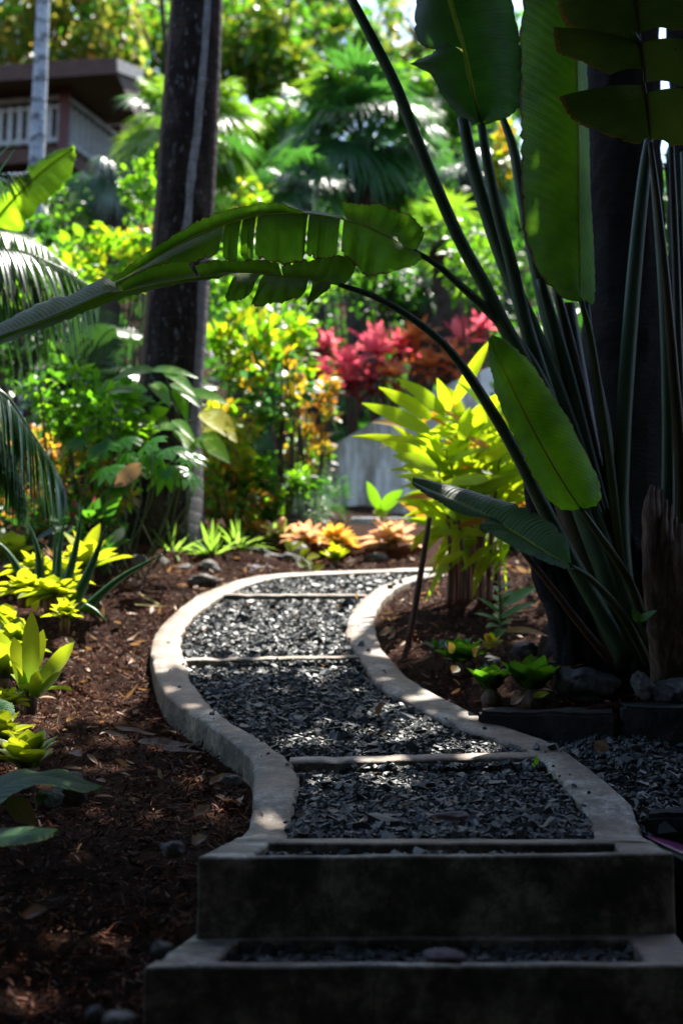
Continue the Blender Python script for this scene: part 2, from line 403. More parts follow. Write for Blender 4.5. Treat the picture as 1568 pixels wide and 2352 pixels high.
cLO, cLI, cRI, cRO = (lift(k, 170) for k in (LO, LI, RI, RO))
def xat(c, Y):
    o = np.argsort(c[:, 1]); return np.interp(Y, c[o, 1], c[o, 0])

WALLY = 4.72
def Hn(x, Y):
    x = np.asarray(x, float); Y = np.asarray(Y, float)
    b = zk(Y)
    xl = xat(cLO, np.clip(Y, 3.45, 8.2)); xr = xat(cRO, np.clip(Y, 3.45, 8.2))
    xl = np.where(Y < 3.46, np.interp(Y, [2., 2.7, 3.1, 3.46], [-.43, -.385, -.325, -.27]), xl); xr = np.where(Y < 3.46, .74, xr)
    inp = (Y < 8.3)
    off = np.interp(Y, [2, 2.9, 3.7, 5.2, 6.5, 8.3, 9], [-.11, -.12, -.09, -.11, -.05, -.03, 0])
    left = np.where(Y < 3.7, np.interp(Y, [1, 2.3, 2.7, 3.04, 3.45, 3.7], [-1.25, -.84, -.64, -.54, -.42, float(zk(3.7)) - .09]), b + off) + .10 * np.clip(xl - x - .25, 0, 4)
    right = np.where(Y > WALLY, b - .035 + np.interp(Y, [4.7, 5.6, 7], [.08, .035, .005]) * np.clip((x - xr - .04) / .12, 0, 1) + .05 * np.clip(x - xr - .2, 0, 6), b - .035)
    right = np.where(Y < 3.6, b - .25, right)
    mid = np.where(Y < 3.5, b - .55, b - .09)
    h = np.where(inp, np.where(x < xl + .05, left, np.where(x > xr - .05, right, mid)), b + .08 * np.clip(-x - 1, 0, 8) * np.clip((Y - 8.3) / 3, 0, 1))
    h = h + (vn(x * 3, Y * 3, 3) - .5) * .05 * ((x < xl - .04) | (x > xr + .04) | (Y > 8.3)) + (vn(x * 11, Y * 11, 4) - .5) * .022 * ((x < xl - .03) | (x > xr + .03) | (Y > 8.3))
    return h
def H1(x, Y): return float(Hn(np.array([x]), np.array([Y]))[0])

# ------------------------------------------------------------------ ground sheet
def ground():
    xs = np.unique(np.r_[np.linspace(-90, -10, 14), np.linspace(-10, -2.6, 26), np.arange(-2.6, 2.6, .028), np.linspace(2.6, 10, 26), np.linspace(10, 90, 14)])
    ys = np.unique(np.r_[np.linspace(-60, -6, 12), np.linspace(-6, 1.9, 18), np.arange(1.9, 9.4, .03), np.linspace(9.4, 20, 50), np.linspace(20, 80, 30)])
    X, Yg = np.meshgrid(xs, ys)
    Z = Hn(X, Yg)
    g = Geo(); n, m = X.shape
    i = (np.arange(n - 1)[:, None] * m + np.arange(m - 1)[None]).ravel()
    g.add(np.stack([X, Yg, Z], -1), np.stack([i, i + 1, i + m + 1, i + m], 1))
    o = mesh_obj('ground', g, M['soil']); tag(o, 'dark reddish brown bark covered garden slope', 'ground', kind='structure')
ground()

# ------------------------------------------------------------------ concrete path: kerbs, cross bars, two steps
def kerb(g, outer, inner, dout=.2, din=.1, flip=False):
    n = len(outer)
    jo = (vn(np.arange(n) * .55, np.zeros(n), 11) - .5) * .012; ji = (vn(np.arange(n) * .8, np.zeros(n), 12) - .5) * .02
    wv = nrm(inner - outer)
    o = outer + wv * jo[:, None]; i = inner + wv * ji[:, None]
    z = np.array([0, 0, 1.]); b = .009
    rows = [o - z * dout, o - z * b, o + wv * b, o * .66 + i * .34 + z * .001, o * .33 + i * .67 + z * .001, i - wv * b, i - z * b, i - z * din]
    V = np.stack(rows, 1); m = len(rows)
    k = (np.arange(n - 1)[:, None] * m + np.arange(m - 1)[None]).ravel()
    g.add(V.reshape(-1, 3), np.stack([k, k + 1, k + m + 1, k + m], 1))
def frame_block(outer, inner, z, dout, din):
    """a poured tread: solid rim around a sunken tray"""
    bm = bmesh.new()
    O = [bm.verts.new(onz(x, y, z)) for x, y in outer]; I = [bm.verts.new(onz(x, y, z)) for x, y in inner]
    Ob = [bm.verts.new(Vector(v.co) - Vector((0, 0, dout))) for v in O]; Ib = [bm.verts.new(Vector(v.co) - Vector((0, 0, din))) for v in I]
    for k in range(4):
        j = (k + 1) % 4
        bm.faces.new((O[k], O[j], I[j], I[k])); bm.faces.new((O[j], O[k], Ob[k], Ob[j])); bm.faces.new((I[k], I[j], Ib[j], Ib[k]))
    bm.faces.new(Ib)
    bmesh.ops.recalc_face_normals(bm, faces=bm.faces)
    es = [e for e in bm.edges if all(abs(v.co.z - z) < 1e-5 for v in e.verts) and (set(e.verts) <= set(O) or set(e.verts) <= set(I))]
    es += [e for e in bm.edges if len(e.verts) == 2 and e.verts[0] in O and e.verts[1] in Ob or e.verts[1] in O and e.verts[0] in Ob]
    bmesh.ops.bevel(bm, geom=es, offset=.011, segments=3, profile=.6, affect='EDGES')
    bmesh.ops.subdivide_edges(bm, edges=[e for e in bm.edges if e.calc_length() > .12], cuts=24, use_grid_fill=True)
    for v in bm.verts:
        p = v.co
        v.co += Vector((mnoise.noise(p * 6) * .004, mnoise.noise(p * 6 + Vector((9, 3, 1))) * .006, mnoise.noise(p * 7 + Vector((1, 7, 5))) * .0035))
    me = bpy.data.meshes.new('tmp'); bm.to_mesh(me); bm.free(); return me
Z1, Z2 = -.313, -.494
pathroot = tag(bpy.data.objects.new('path', None), 'curving concrete edged gravel garden path with steps', 'path', kind='structure'); sc.collection.objects.link(pathroot)
kg = Geo(); kerb(kg, cLO, cLI, .22, .12); mesh_obj('kerb', kg, M['concrete'], pathroot)
kg = Geo(); kerb(kg, cRO, cRI, .22, .12); mesh_obj('kerb', kg, M['concrete'], pathroot)
S1O = [(453, 1968), (1546, 1960), (1492, 1928), (543, 1924)]; S1I = [(586, 1963), (1427, 1956), (1409, 1937), (618, 1935)]
S2O = [(330, 2219), (1604, 2216), (1551, 2141.5), (452, 2141.5)]; S2I = [(497, 2208), (1484, 2207), (1441, 2152), (555, 2157)]
for (o_, i_, z_, a, b) in ((S1O, S1I, Z1, .40, .05), (S2O, S2I, Z2, .45, .05)):
    me = frame_block(o_, i_, z_, a, b); me.materials.append(M['concrete'])
    o = bpy.data.objects.new('step', me); sc.collection.objects.link(o); o.parent = pathroot
# risers between treads run on under the tread above
CROSS = [((664, 1752), (1226, 1738), .10), ((424, 1517), (842, 1508), .085), ((508, 1367), (842, 1367), .085)]
for (a, b, w) in CROSS:
    g = Geo(); n = 40
    A = P(*a, float(D(a[1]))); B = P(*b, float(D(b[1])))
    c = np.linspace(0, 1, n)[:, None] * (B - A) + A
    c[:, 2] = zk(c[:, 1]) + .002 + (vn(np.arange(n) * .4, np.zeros(n), 5) - .5) * .006
    c[:, 1] += (vn(np.arange(n) * .3, np.zeros(n), 6) - .5) * .02
    back = c + np.array([0, w, 0]); back[:, 2] += w * .12
    z = np.array([0, 0, 1.]); y = np.array([0, 1., 0])
    rows = [c - z * .12, c - z * .008, c + y * .008, back - y * .008, back - z * .008, back - z * .1]
    V = np.stack(rows, 1); m = 6
    k = (np.arange(n - 1)[:, None] * m + np.arange(m - 1)[None]).ravel()
    g.add(V.reshape(-1, 3), np.stack([k, k + 1, k + m + 1, k + m], 1))
    mesh_obj('cross_bar', g, M['concrete'], pathroot)

# ------------------------------------------------------------------ gravel (countless chips)
CY = [3.5] + [float(D(a[1])) for a, b, w in CROSS] + [8.15]
def gz(Y):
    Y = np.asarray(Y, float); z = zk(Y)
    f = np.zeros_like(Y)
    for a, b in zip(CY[:-1], CY[1:]):
        s = (Y >= a) & (Y < b); f[s] = (Y[s] - a) / (b - a)
    return z - .020 - .017 * f
def chips(g, c, size, flat=.55):
    n = len(c); cube = np.array([(x, y, z) for z in (-1, 1) for y in (-1, 1) for x in (-1, 1)], float)
    v = cube[None] * (1 + .45 * rng.uniform(-1, 1, (n, 8, 3)))
    v[:, 4:, :2] *= rng.uniform(.35, .95, (n, 1, 1))
    s = size[:, None] * rng.uniform(.6, 1.3, (n, 3)) * .5; s[:, 2] *= flat
    v = v * s[:, None]
    e = rng.normal(size=(n, 3)) * np.array([.32, .32, 3]); ca, sa = np.cos(e), np.sin(e)
    x, y, z = v[..., 0], v[..., 1], v[..., 2]
    x, y = x * ca[:, 2:] - y * sa[:, 2:], x * sa[:, 2:] + y * ca[:, 2:]
    y, z = y * ca[:, :1] - z * sa[:, :1], y * sa[:, :1] + z * ca[:, :1]
    x, z = x * ca[:, 1:2] + z * sa[:, 1:2], -x * sa[:, 1:2] + z * ca[:, 1:2]
    v = np.stack([x, y, z], -1) + c[:, None]
    f = np.array([(0, 2, 3), (0, 3, 1), (4, 5, 7), (4, 7, 6), (0, 1, 5), (0, 5, 4), (1, 3, 7), (1, 7, 5), (3, 2, 6), (3, 6, 7), (2, 0, 4), (2, 4, 6)])
    t = (np.arange(n)[:, None, None] * 8 + f[None]).reshape(-1, 3)
    r = np.clip(rng.beta(2, 3.2, n), 0, 1); a = np.zeros((n, 8, 3)); a[..., 2] = r[:, None]
    g.add(v.reshape(-1, 3), None, t, a.reshape(-1, 3))
def gravel():
    g = Geo()
    n = 38000
    Y = 3.505 + (8.1 - 3.505) * rng.random(n) ** 1.15
    u = rng.random(n); xl = xat(cLI, Y) ; xr = xat(cRI, Y)
    x = xl + (xr - xl) * u
    for (a, b, w) in CROSS:
        A, B = P(*a, float(D(a[1]))), P(*b, float(D(b[1]))); yb = np.interp(x, [A[0], B[0]], [A[1], B[1]])
        k = ~((Y > yb - .012) & (Y < yb + w + .008)); x, Y = x[k], Y[k]
    n = len(x); z = gz(Y) + rng.normal(size=n) * .0035 + .002
    chips(g, np.stack([x, Y, z], 1), rng.gamma(4.5, .0160 / 4.5, n))
    # trays of the two treads
    for I, zz, k in ((S1I, Z1, 700), (S2I, Z2, 2200)):
        q = np.array([onz(a, b, zz) for a, b in I]); a = rng.random(k)[:, None]; b = rng.random(k)[:, None]
        c = (q[0] * (1 - a) + q[1] * a) * (1 - b) + (q[3] * (1 - a) + q[2] * a) * b
        c[:, 2] = zz - .033 + rng.normal(size=k) * .005
        chips(g, c, rng.gamma(9, .02 / 9, k))
    # lower gravel area to the right of the path
    k = 8000; Y = rng.uniform(3.6, WALLY, k); x = xat(cRO, Y) + .02 + 1.5 * rng.random(k)
    chips(g, np.stack([x, Y, Hn(x, Y) + .004 + rng.normal(size=k) * .005], 1), rng.gamma(9, .0195 / 9, k))
    # strays on the kerb
    sy = rng.uniform(1345, 1900, 46); so = rng.random(46) < .5; sf = rng.beta(.5, 1.6, 46)
    sp_ = np.stack([np.where(so, np.interp(D(sy), cLI[np.argsort(cLI[:, 1]), 1], cLI[np.argsort(cLI[:, 1]), 0]) * (1 - sf) + xat(cLO, D(sy)) * sf, xat(cRI, D(sy)) * (1 - sf) + xat(cRO, D(sy)) * sf), D(sy), zk(D(sy)) + .004], 1)
    chips(g, sp_, rng.uniform(.004, .013, 46), .7)
    st = np.array([P(x, y, float(D(y))) + (0, 0, .012) for x, y in ((1232, 1722), (1268, 1722), (829, 1484), (847, 1499), (905, 1345), (920, 1340), (895, 1352), (660, 1915))])
    chips(g, st, rng.uniform(.014, .028, len(st)), .8)
    o = mesh_obj('gravel', g, M['gravel'], smooth=False); tag(o, 'dark grey crushed stone chips filling the path', 'gravel', kind='stuff')
    # the packed fines beneath the chips
    g = Geo(); ys = np.linspace(3.50, 8.2, 140); m = 14
    for r in range(len(ys) - 1): pass
    V = []
    for yv in ys:
        a, b = xat(cLI, yv) - .02, xat(cRI, yv) + .02
        xs = np.linspace(a, b, m); V.append(np.stack([xs, np.full(m, yv), np.full(m, float(gz(np.array([yv]))[0]) - .012)], 1))
    k = (np.arange(len(ys) - 1)[:, None] * m + np.arange(m - 1)[None]).ravel()
    g.add(np.array(V).reshape(-1, 3), np.stack([k, k + 1, k + m + 1, k + m], 1))
    o = mesh_obj('gravel_fines', g, M['gravelbed']); tag(o, 'dark packed fines under the path gravel', 'gravel', kind='stuff')
gravel()

# ------------------------------------------------------------------ bark mulch (countless shreds)
def mulch():
    g = Geo(); n = 70000
    Y = 2.05 + 6.6 * rng.random(n) ** 1.25
    left = rng.random(n) < .66
    xl = np.where(Y < 3.5, -.30 - .14 * np.clip(3.5 - Y, 0, 1), xat(cLO, np.clip(Y, 3.45, 8.2))); xr = np.where(Y < 3.5, .9, xat(cRO, np.clip(Y, 3.45, 8.2)))
    x = np.where(left, xl - .015 - 2.0 * rng.random(n) ** 1.2, xr + .02 + 1.4 * rng.random(n))
    keep = left | (Y > WALLY + .12); x, Y = x[keep], Y[keep]; n = len(x)
    z = Hn(x, Y) + .003 + np.abs(rng.normal(size=n)) * .008
    d = rdir(n) * np.array([1, 1, .35]); up = nrm(np.array([0, 0, 1.]) + .55 * rng.normal(size=(n, 3)))
    L = rng.gamma(2.0, .0075, n) + .004; W = np.clip(L * rng.uniform(.08, .35, n), .0015, .008)
    patchy = vn(x * 2.3, Y * 2.3, 21)
    r = np.clip(rng.beta(1.3, 3.2, n) + (patchy - .5) * .35, 0, 1); r[rng.random(n) < .02] = 1.
    leaves(g, np.stack([x, Y, z], 1), d, up, L, W, rng.uniform(-.3, .4, n), .4, 'strap', 2, r)
    k = rng.choice(n, 9000, replace=False); d = rdir(9000) * np.array([1, 1, .5]); Lb = rng.uniform(.018, .05, 9000)
    leaves(g, np.stack([x, Y, z + .006], 1)[k], d, nrm(np.array([0, 0, 1.]) + .7 * rng.normal(size=(9000, 3))), Lb, rng.uniform(.002, .0065, 9000), rng.uniform(-.6, .6, 9000), .5, 'strap', 3, np.clip(r[k] * 1.15, 0, .9))
    o = mesh_obj('bark_mulch', g, M['mulch']); tag(o, 'shredded reddish brown bark spread on the beds', 'mulch', kind='stuff')
    g = Geo(); k = 420
    Y = 4.0 + 4.4 * rng.random(k); side = rng.random(k) < .5
    x = np.where(side, xat(cLO, np.clip(Y, 3.45, 8.2)) - .03 - 1.1 * rng.random(k) ** 1.5, xat(cRO, np.clip(Y, 3.45, 8.2)) + .04 + .9 * rng.random(k))
    s = side | (Y > WALLY + .15); x, Y = x[s], Y[s]; k = len(x)
    L = rng.uniform(.03, .085, k)
    leaves(g, np.stack([x, Y, Hn(x, Y) + .012], 1), rdir(k) * np.array([1, 1, .25]), nrm(np.array([0, 0, 1.]) + .5 * rng.normal(size=(k, 3))), L, L * rng.uniform(.2, .45, k), rng.uniform(-.5, .3, k), .5, 'oval', 4)
    k = 130; Y = rng.uniform(3.55, 7.9, k); u = rng.beta(.7, .7, k); x = xat(cLI, Y) * (1 - u) + xat(cRI, Y) * u; L = rng.uniform(.012, .04, k)
    leaves(g, np.stack([x, Y, gz(Y) + .016], 1), rdir(k) * np.array([1, 1, .2]), nrm(np.array([0, 0, 1.]) + .4 * rng.normal(size=(k, 3))), L, L * rng.uniform(.15, .5, k), rng.uniform(-.4, .3, k), .5, 'oval', 3)
    o = mesh_obj('leaf_litter', g, M['dryleaf']); tag(o, 'scattered small dry leaf scraps on the bark', 'leaf litter', kind='stuff')
mulch()
# ------------------------------------------------------------------ leaf materials
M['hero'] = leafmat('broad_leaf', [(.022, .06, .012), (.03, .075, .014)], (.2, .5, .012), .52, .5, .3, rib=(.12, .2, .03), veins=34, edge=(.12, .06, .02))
M['herobright'] = leafmat('back_lit_broad_leaf', [(.03, .085, .012), (.036, .095, .014)], (.34, .78, .012), .64, .5, .35, rib=(.3, .4, .04), veins=40, edge=(.14, .1, .02))  # back-lit glow put into a brighter copy of the broad leaf
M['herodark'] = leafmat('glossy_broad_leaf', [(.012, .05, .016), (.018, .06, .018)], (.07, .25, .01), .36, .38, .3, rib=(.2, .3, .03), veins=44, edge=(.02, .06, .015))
M['oldhero'] = leafmat('ageing_broad_leaf', [(.025, .045, .008), (.035, .055, .01)], (.09, .14, .012), .42, .5, .3, rib=(.05, .05, .012), veins=26, edge=(.2, .1, .015), spots=(.03, .02, .008))
M['lime'] = leafmat('bright_banana_leaf', [(.07, .2, .015), (.09, .24, .02)], (.5, .85, .012), .62, .42, .4, veins=18)
M['rib'] = leafmat('leaf_midrib', [(.16, .22, .03), (.2, .27, .04)], (.75, .85, .06), .6, .45, .4)
M['ginger'] = leafmat('yellow_green_ginger_leaf', [(.13, .26, .01), (.2, .33, .012), (.34, .4, .015), (.10, .25, .012)], (.6, .8, .01), .58, .48, .3, rib=(.42, .45, .05))
M['gingerold'] = leafmat('orange_tipped_leaf', [(.35, .2, .02), (.5, .16, .03), (.3, .3, .03)], (.8, .4, .03), .5, .45, .4)
M['brom'] = leafmat('yellow_bromeliad_leaf', [(.22, .3, .015), (.34, .38, .015), (.42, .42, .02), (.26, .33, .02)], (.6, .66, .012), .4, .32, .5, spots=(.25, .12, .02), base=(.10, .2, .012))
M['bromgreen'] = leafmat('olive_bromeliad_leaf', [(.12, .2, .012), (.2, .27, .015), (.26, .3, .016)], (.48, .56, .015), .42, .34, .5, spots=(.2, .12, .02), base=(.05, .13, .012))
M['bromdark'] = leafmat('dark_rosette_leaf', [(.012, .06, .012), (.02, .08, .014), (.07, .11, .012)], (.2, .52, .012), .42, .34, .5, edge=(.08, .1, .01))
M['brompink'] = leafmat('pink_bromeliad_leaf', [(.5, .2, .16), (.6, .33, .22), (.55, .26, .14), (.4, .35, .12)], (.85, .45, .25), .4, .35, .5, base=(.16, .2, .03))
M['bromorange'] = leafmat('orange_bromeliad_leaf', [(.6, .22, .06), (.62, .36, .06), (.5, .32, .05)], (.9, .45, .06), .4, .35, .5, base=(.2, .22, .02))
M['aloe'] = leafmat('aloe_leaf', [(.02, .09, .02), (.03, .12, .025)], (.06, .2, .02), .15, .4, .45)
M['strap'] = leafmat('strap_leaf', [(.07, .18, .02), (.12, .25, .04), (.2, .32, .1)], (.4, .66, .06), .45, .42, .4)
M['straw'] = leafmat('dry_straw', [(.3, .22, .08), (.4, .32, .12), (.2, .16, .06)], (.5, .4, .12), .3, .5, .3)
M['lobed'] = leafmat('lobed_leaf', [(.02, .12, .01), (.04, .18, .012), (.07, .22, .012)], (.26, .66, .01), .58, .26, .28)
M['kal'] = leafmat('grey_green_succulent_leaf', [(.10, .25, .06), (.15, .32, .09)], (.26, .55, .06), .32, .42, .45)
M['cordred'] = leafmat('crimson_leaf', [(.58, .03, .08), (.76, .10, .17), (.72, .24, .26), (.42, .02, .05)], (1, .14, .24), .5, .3, .6)
M['cordorange'] = leafmat('copper_leaf', [(.4, .1, .03), (.5, .16, .07), (.3, .06, .03), (.45, .22, .18)], (.9, .24, .05), .42, .3, .55)
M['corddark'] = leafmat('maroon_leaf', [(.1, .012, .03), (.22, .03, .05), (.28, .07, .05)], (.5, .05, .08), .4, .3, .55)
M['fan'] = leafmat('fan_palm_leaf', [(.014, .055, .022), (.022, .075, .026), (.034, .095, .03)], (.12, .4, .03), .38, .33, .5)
M['fansun'] = leafmat('sunny_fan_palm_leaf', [(.045, .13, .02), (.08, .17, .02), (.16, .22, .02)], (.28, .54, .02), .42, .33, .5)  # lit copy of the fan leaf, sunshine put into its colour
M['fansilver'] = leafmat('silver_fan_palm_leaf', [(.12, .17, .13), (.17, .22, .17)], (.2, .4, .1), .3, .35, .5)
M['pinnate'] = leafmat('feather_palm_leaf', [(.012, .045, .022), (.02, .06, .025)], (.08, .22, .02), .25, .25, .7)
M['pinnatesun'] = leafmat('sunny_feather_palm_leaf', [(.03, .1, .02), (.05, .13, .02)], (.22, .5, .02), .4, .27, .7)  # lit copy of the feather leaf, sunlight painted into its green
GREENS = {
 'bright': ([(.035, .13, .012), (.075, .2, .012), (.13, .26, .012)], (.32, .68, .01)),
 'yellow': ([(.12, .2, .01), (.22, .28, .012), (.32, .32, .015)], (.66, .74, .01)),
 'mid': ([(.012, .055, .012), (.028, .095, .014), (.055, .15, .015)], (.15, .42, .012)),
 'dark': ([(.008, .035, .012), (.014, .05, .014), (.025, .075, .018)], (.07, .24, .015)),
 'croton': ([(.06, .14, .012), (.2, .24, .015), (.4, .12, .02), (.42, .26, .02), (.1, .2, .015)], (.7, .45, .02)),
 'rust': ([(.3, .08, .02), (.4, .16, .04), (.12, .14, .02), (.3, .2, .05)], (.7, .3, .04)),
 'olive': ([(.05, .08, .015), (.09, .12, .02), (.14, .14, .025)], (.35, .42, .03)),
 'autumn': ([(.08, .14, .02), (.16, .2, .03), (.36, .28, .05), (.5, .2, .06), (.12, .2, .04), (.3, .3, .1)], (.6, .6, .08)),
 'blueish': ([(.02, .06, .035), (.035, .09, .05), (.05, .12, .06)], (.1, .3, .06)),
}
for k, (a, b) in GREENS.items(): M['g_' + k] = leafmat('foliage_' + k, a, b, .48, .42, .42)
M['vari'] = leafmat('variegated_leaf', [(.04, .15, .015), (.07, .2, .015)], (.34, .72, .012), .55, .28, .35, rib=(.2, .3, .05), variegate=(.2, .34, .05))
M['yvine'] = leafmat('golden_vine_leaf', [(.4, .42, .02), (.45, .4, .03)], (.85, .75, .03), .5, .35, .5, variegate=(.55, .6, .2))

# ------------------------------------------------------------------ the big traveller's palm on the right
def pp(pts, Y0=None):
    return np.array([P(*(p if len(p) == 3 else (p[0], p[1], Y0))) for p in pts])
def ptube(g, pts, n=26, sides=9, rnd=0., rough=0.):
    a = np.array([np.r_[P(x, y, Y), w * .5 * mpx(Y)] for x, y, Y, w in pts]); c = cr(a, n)
    tube_geo(g, c[:, :3], np.maximum(c[:, 3], .001), sides, rnd, rough)

RB = P(1470, 1545, 5.05)
pal = thing('traveller_palm', 'towering dark green fan of long stalks and paddle leaves growing at right of the path', 'plant', (RB[0], RB[1], H1(RB[0], 5.05)))
def herof(mat, patches, rib, stalk=None, ribw=(5, 9), thick=None, stalkmat='petiole'):
    g = Geo()
    for p in patches: patch(g, *p[:2], **p[2])
    leaf = mesh_obj('leaf', g, M[mat], pal)
    if rib is not None:
        g = Geo(); c = cr(rib, 40); ds = nrm(-c) * .004
        tube_geo(g, c + ds, np.linspace(ribw[0], ribw[1], 40) * .17 * mpx(4.5), 7)
        mesh_obj('midrib', g, M['rib'] if thick is None else M[thick], leaf)
    if stalk is not None:
        g = Geo(); ptube(g, stalk, 30, 10); mesh_obj('leaf_stalk', g, M[stalkmat], pal)

# upper arching leaf with torn lower half
def mid1(): return [(252, 655, 4.15), (300, 630, 4.17), (370, 585, 4.2), (450, 542, 4.24), (540, 508, 4.28), (620, 492, 4.32), (700, 490, 4.36), (770, 500, 4.4), (840, 520, 4.45), (900, 548, 4.5), (960, 582, 4.55)]
m1 = cr(pp(mid1()), 200); m1px = cr(np.array(mid1(), float), 200)[:, 0]
def msec(m, mpxs, xa, xb):
    i = np.argmin(abs(mpxs - xa)); j = np.argmin(abs(mpxs - xb))
    return m[i:j + 1] if i < j else m[j:i + 1][::-1]
def dY(pts, Y): return pp(pts, Y)
U1 = pp([(252, 646, 4.2), (310, 600, 4.22), (400, 540, 4.27), (470, 500, 4.3), (540, 475, 4.34), (600, 463, 4.37), (650, 466, 4.4), (695, 486, 4.38)])
U1b = pp([(695, 484, 4.43), (730, 486, 4.5), (785, 497, 4.45)])
U2 = pp([(785, 462, 4.5), (830, 468, 4.52), (880, 470, 4.55), (930, 490, 4.58), (968, 522, 4.58), (972, 545, 4.57), (958, 565, 4.56)])
A1 = [(msec(m1, m1px, 252, 695), U1, dict(n=70, m=5, bulge=(0, .03, .0), ripple=.004)), (msec(m1, m1px, 695, 790), U1b, dict(n=12, m=3)),
      (msec(m1, m1px, 790, 958), U2, dict(n=40, m=6, bulge=(0, .03, 0), ripple=.004)),
      (msec(m1, m1px, 252, 506), pp([(258, 662, 4.13), (300, 648, 4.13), (380, 622, 4.15), (440, 604, 4.17), (490, 588, 4.2), (504, 574, 4.22)]), dict(n=50, m=5, side=-1, bulge=(0, -.02, 0)))]
for xa, xb, bot in ((511, 546, [(512, 590), (522, 602), (534, 606), (545, 596)]), (550, 579, [(553, 585), (566, 603), (574, 606), (582, 594)]),
                    (584, 698, [(586, 584), (615, 600), (655, 606), (690, 602), (699, 588)]), (703, 776, [(704, 580), (716, 592), (745, 599), (774, 585)]),
                    (780, 956, [(783, 578), (800, 598), (822, 613), (834, 632), (852, 636), (900, 626), (945, 612), (968, 598)])):
    A1.append((msec(m1, m1px, xa, xb), pp([(x, y, 4.2 + .1 * (i % 2) * .3 + (x - 250) * .0004) for i, (x, y) in enumerate(bot)]), dict(n=26, m=8, side=-1, bulge=(0, -.05 + .04 * random.random(), 0), ripple=.004)))
herof('hero', A1, m1[::-1], [(950, 577, 4.54, 13), (1000, 606, 4.58, 15), (1045, 645, 4.62, 18), (1100, 695, 4.7, 22), (1160, 755, 4.75, 25), (1220, 835, 4.8, 28), (1290, 990, 4.88, 34), (1370, 1200, 4.95, 40), (1440, 1400, 5.0, 46), (1480, 1540, 5.05, 50)], (5, 11))
# lower arching leaf
def mid2(): return [(-60, 806, 3.8), (0, 779, 3.84), (100, 737, 3.88), (200, 699, 3.92), (300, 665, 3.97), (400, 645, 4.02), (500, 633, 4.08), (600, 630, 4.14), (700, 640, 4.2), (785, 656, 4.25)]
m2 = cr(pp(mid2()), 240); m2px = cr(np.array(mid2(), float), 240)[:, 0]
FOLD = [(268, 672, 3.99), (240, 668, 3.97), (200, 686, 3.95), (130, 718, 3.93), (60, 748, 3.9), (0, 767, 3.87), (-60, 794, 3.84)]
A2 = [(msec(m2, m2px, 783, 640), pp([(812, 626, 4.3), (816, 606, 4.3), (790, 586, 4.3), (740, 592, 4.27), (690, 598, 4.24), (645, 608, 4.2)]), dict(n=36, m=6, bulge=(0, .03, 0), ripple=.003)),
      (msec(m2, m2px, 640, 445), pp([(640, 605, 4.2), (590, 597, 4.2), (540, 600, 4.17), (490, 597, 4.14), (447, 611, 4.1)]), dict(n=36, m=5, bulge=(0, .03, 0), ripple=.003)),
      (msec(m2, m2px, 440, 268), pp([(430, 601, 4.1), (380, 605, 4.08), (320, 625, 4.05), (275, 654, 4.02)]), dict(n=36, m=5, bulge=(0, .03, 0))),
      (msec(m2, m2px, 266, -60), pp(FOLD), dict(n=60, m=5, bulge=(0, -.01, 0))),
      (pp(FOLD), pp([(262, 650, 4.09), (238, 640, 4.1), (190, 664, 4.1), (160, 680, 4.08), (130, 682, 4.08), (60, 712, 4.05), (0, 745, 4.02), (-60, 773, 4.0)]), dict(n=60, m=6, bulge=(0, 0, .015), ripple=.004)),
      (msec(m2, m2px, 500, -60), pp([(500, 641, 4.06), (400, 656, 4.0), (300, 683, 3.95), (200, 718, 3.9), (100, 758, 3.85), (0, 793, 3.8), (-60, 817, 3.77)]), dict(n=70, m=3, side=-1))]
for xa, xb, bot in ((532, 592, [(524, 668), (518, 690), (545, 690), (566, 684), (583, 660)]), (598, 706, [(588, 675), (578, 703), (610, 700), (650, 692), (688, 682), (704, 664)]),
                    (712, 764, [(716, 672), (705, 702), (733, 682), (758, 662)])):
    A2.append((msec(m2, m2px, xa, xb), pp([(x, y, 4.02 + (x - 500) * .0004) for x, y in bot]), dict(n=26, m=8, side=-1, bulge=(0, -.03, 0), ripple=.004)))
herof('hero', A2, m2, [(778, 654, 4.245, 11), (850, 677, 4.3, 15), (910, 708, 4.35, 17), (965, 745, 4.4, 18), (1025, 797, 4.46, 20), (1080, 868, 4.52, 23), (1135, 955, 4.6, 26), (1190, 1050, 4.68, 30), (1250, 1170, 4.77, 34), (1330, 1320, 4.9, 38), (1440, 1510, 5.02, 42)], (4, 10))
# bright back lit leaf
m3 = pp([(1124, 777, 4.66), (1143, 820, 4.64), (1167, 872, 4.62), (1215, 970, 4.58), (1265, 1062, 4.56), (1310, 1135, 4.57), (1335, 1172, 4.6)])
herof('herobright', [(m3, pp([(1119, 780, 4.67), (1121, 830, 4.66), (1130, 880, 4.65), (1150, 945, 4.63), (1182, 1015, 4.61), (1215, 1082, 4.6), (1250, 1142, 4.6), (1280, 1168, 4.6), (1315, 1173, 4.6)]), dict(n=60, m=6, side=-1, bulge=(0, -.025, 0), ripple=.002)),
               (m3, pp([(1130, 773, 4.67), (1152, 778, 4.68), (1190, 802, 4.68), (1235, 852, 4.68), (1290, 932, 4.66), (1330, 1000, 4.64), (1362, 1062, 4.63), (1384, 1120, 4.62), (1380, 1155, 4.6), (1355, 1169, 4.6), (1335, 1166, 4.6)]), dict(n=60, m=7, bulge=(0, -.035, .0), ripple=.002))],
      m3, [(1330, 1165, 4.59, 12), (1365, 1215, 4.62, 17), (1410, 1280, 4.7, 20), (1450, 1350, 4.8, 22), (1480, 1440, 4.95, 24), (1500, 1530, 5.03, 26)], (3, 13), stalkmat='stem')
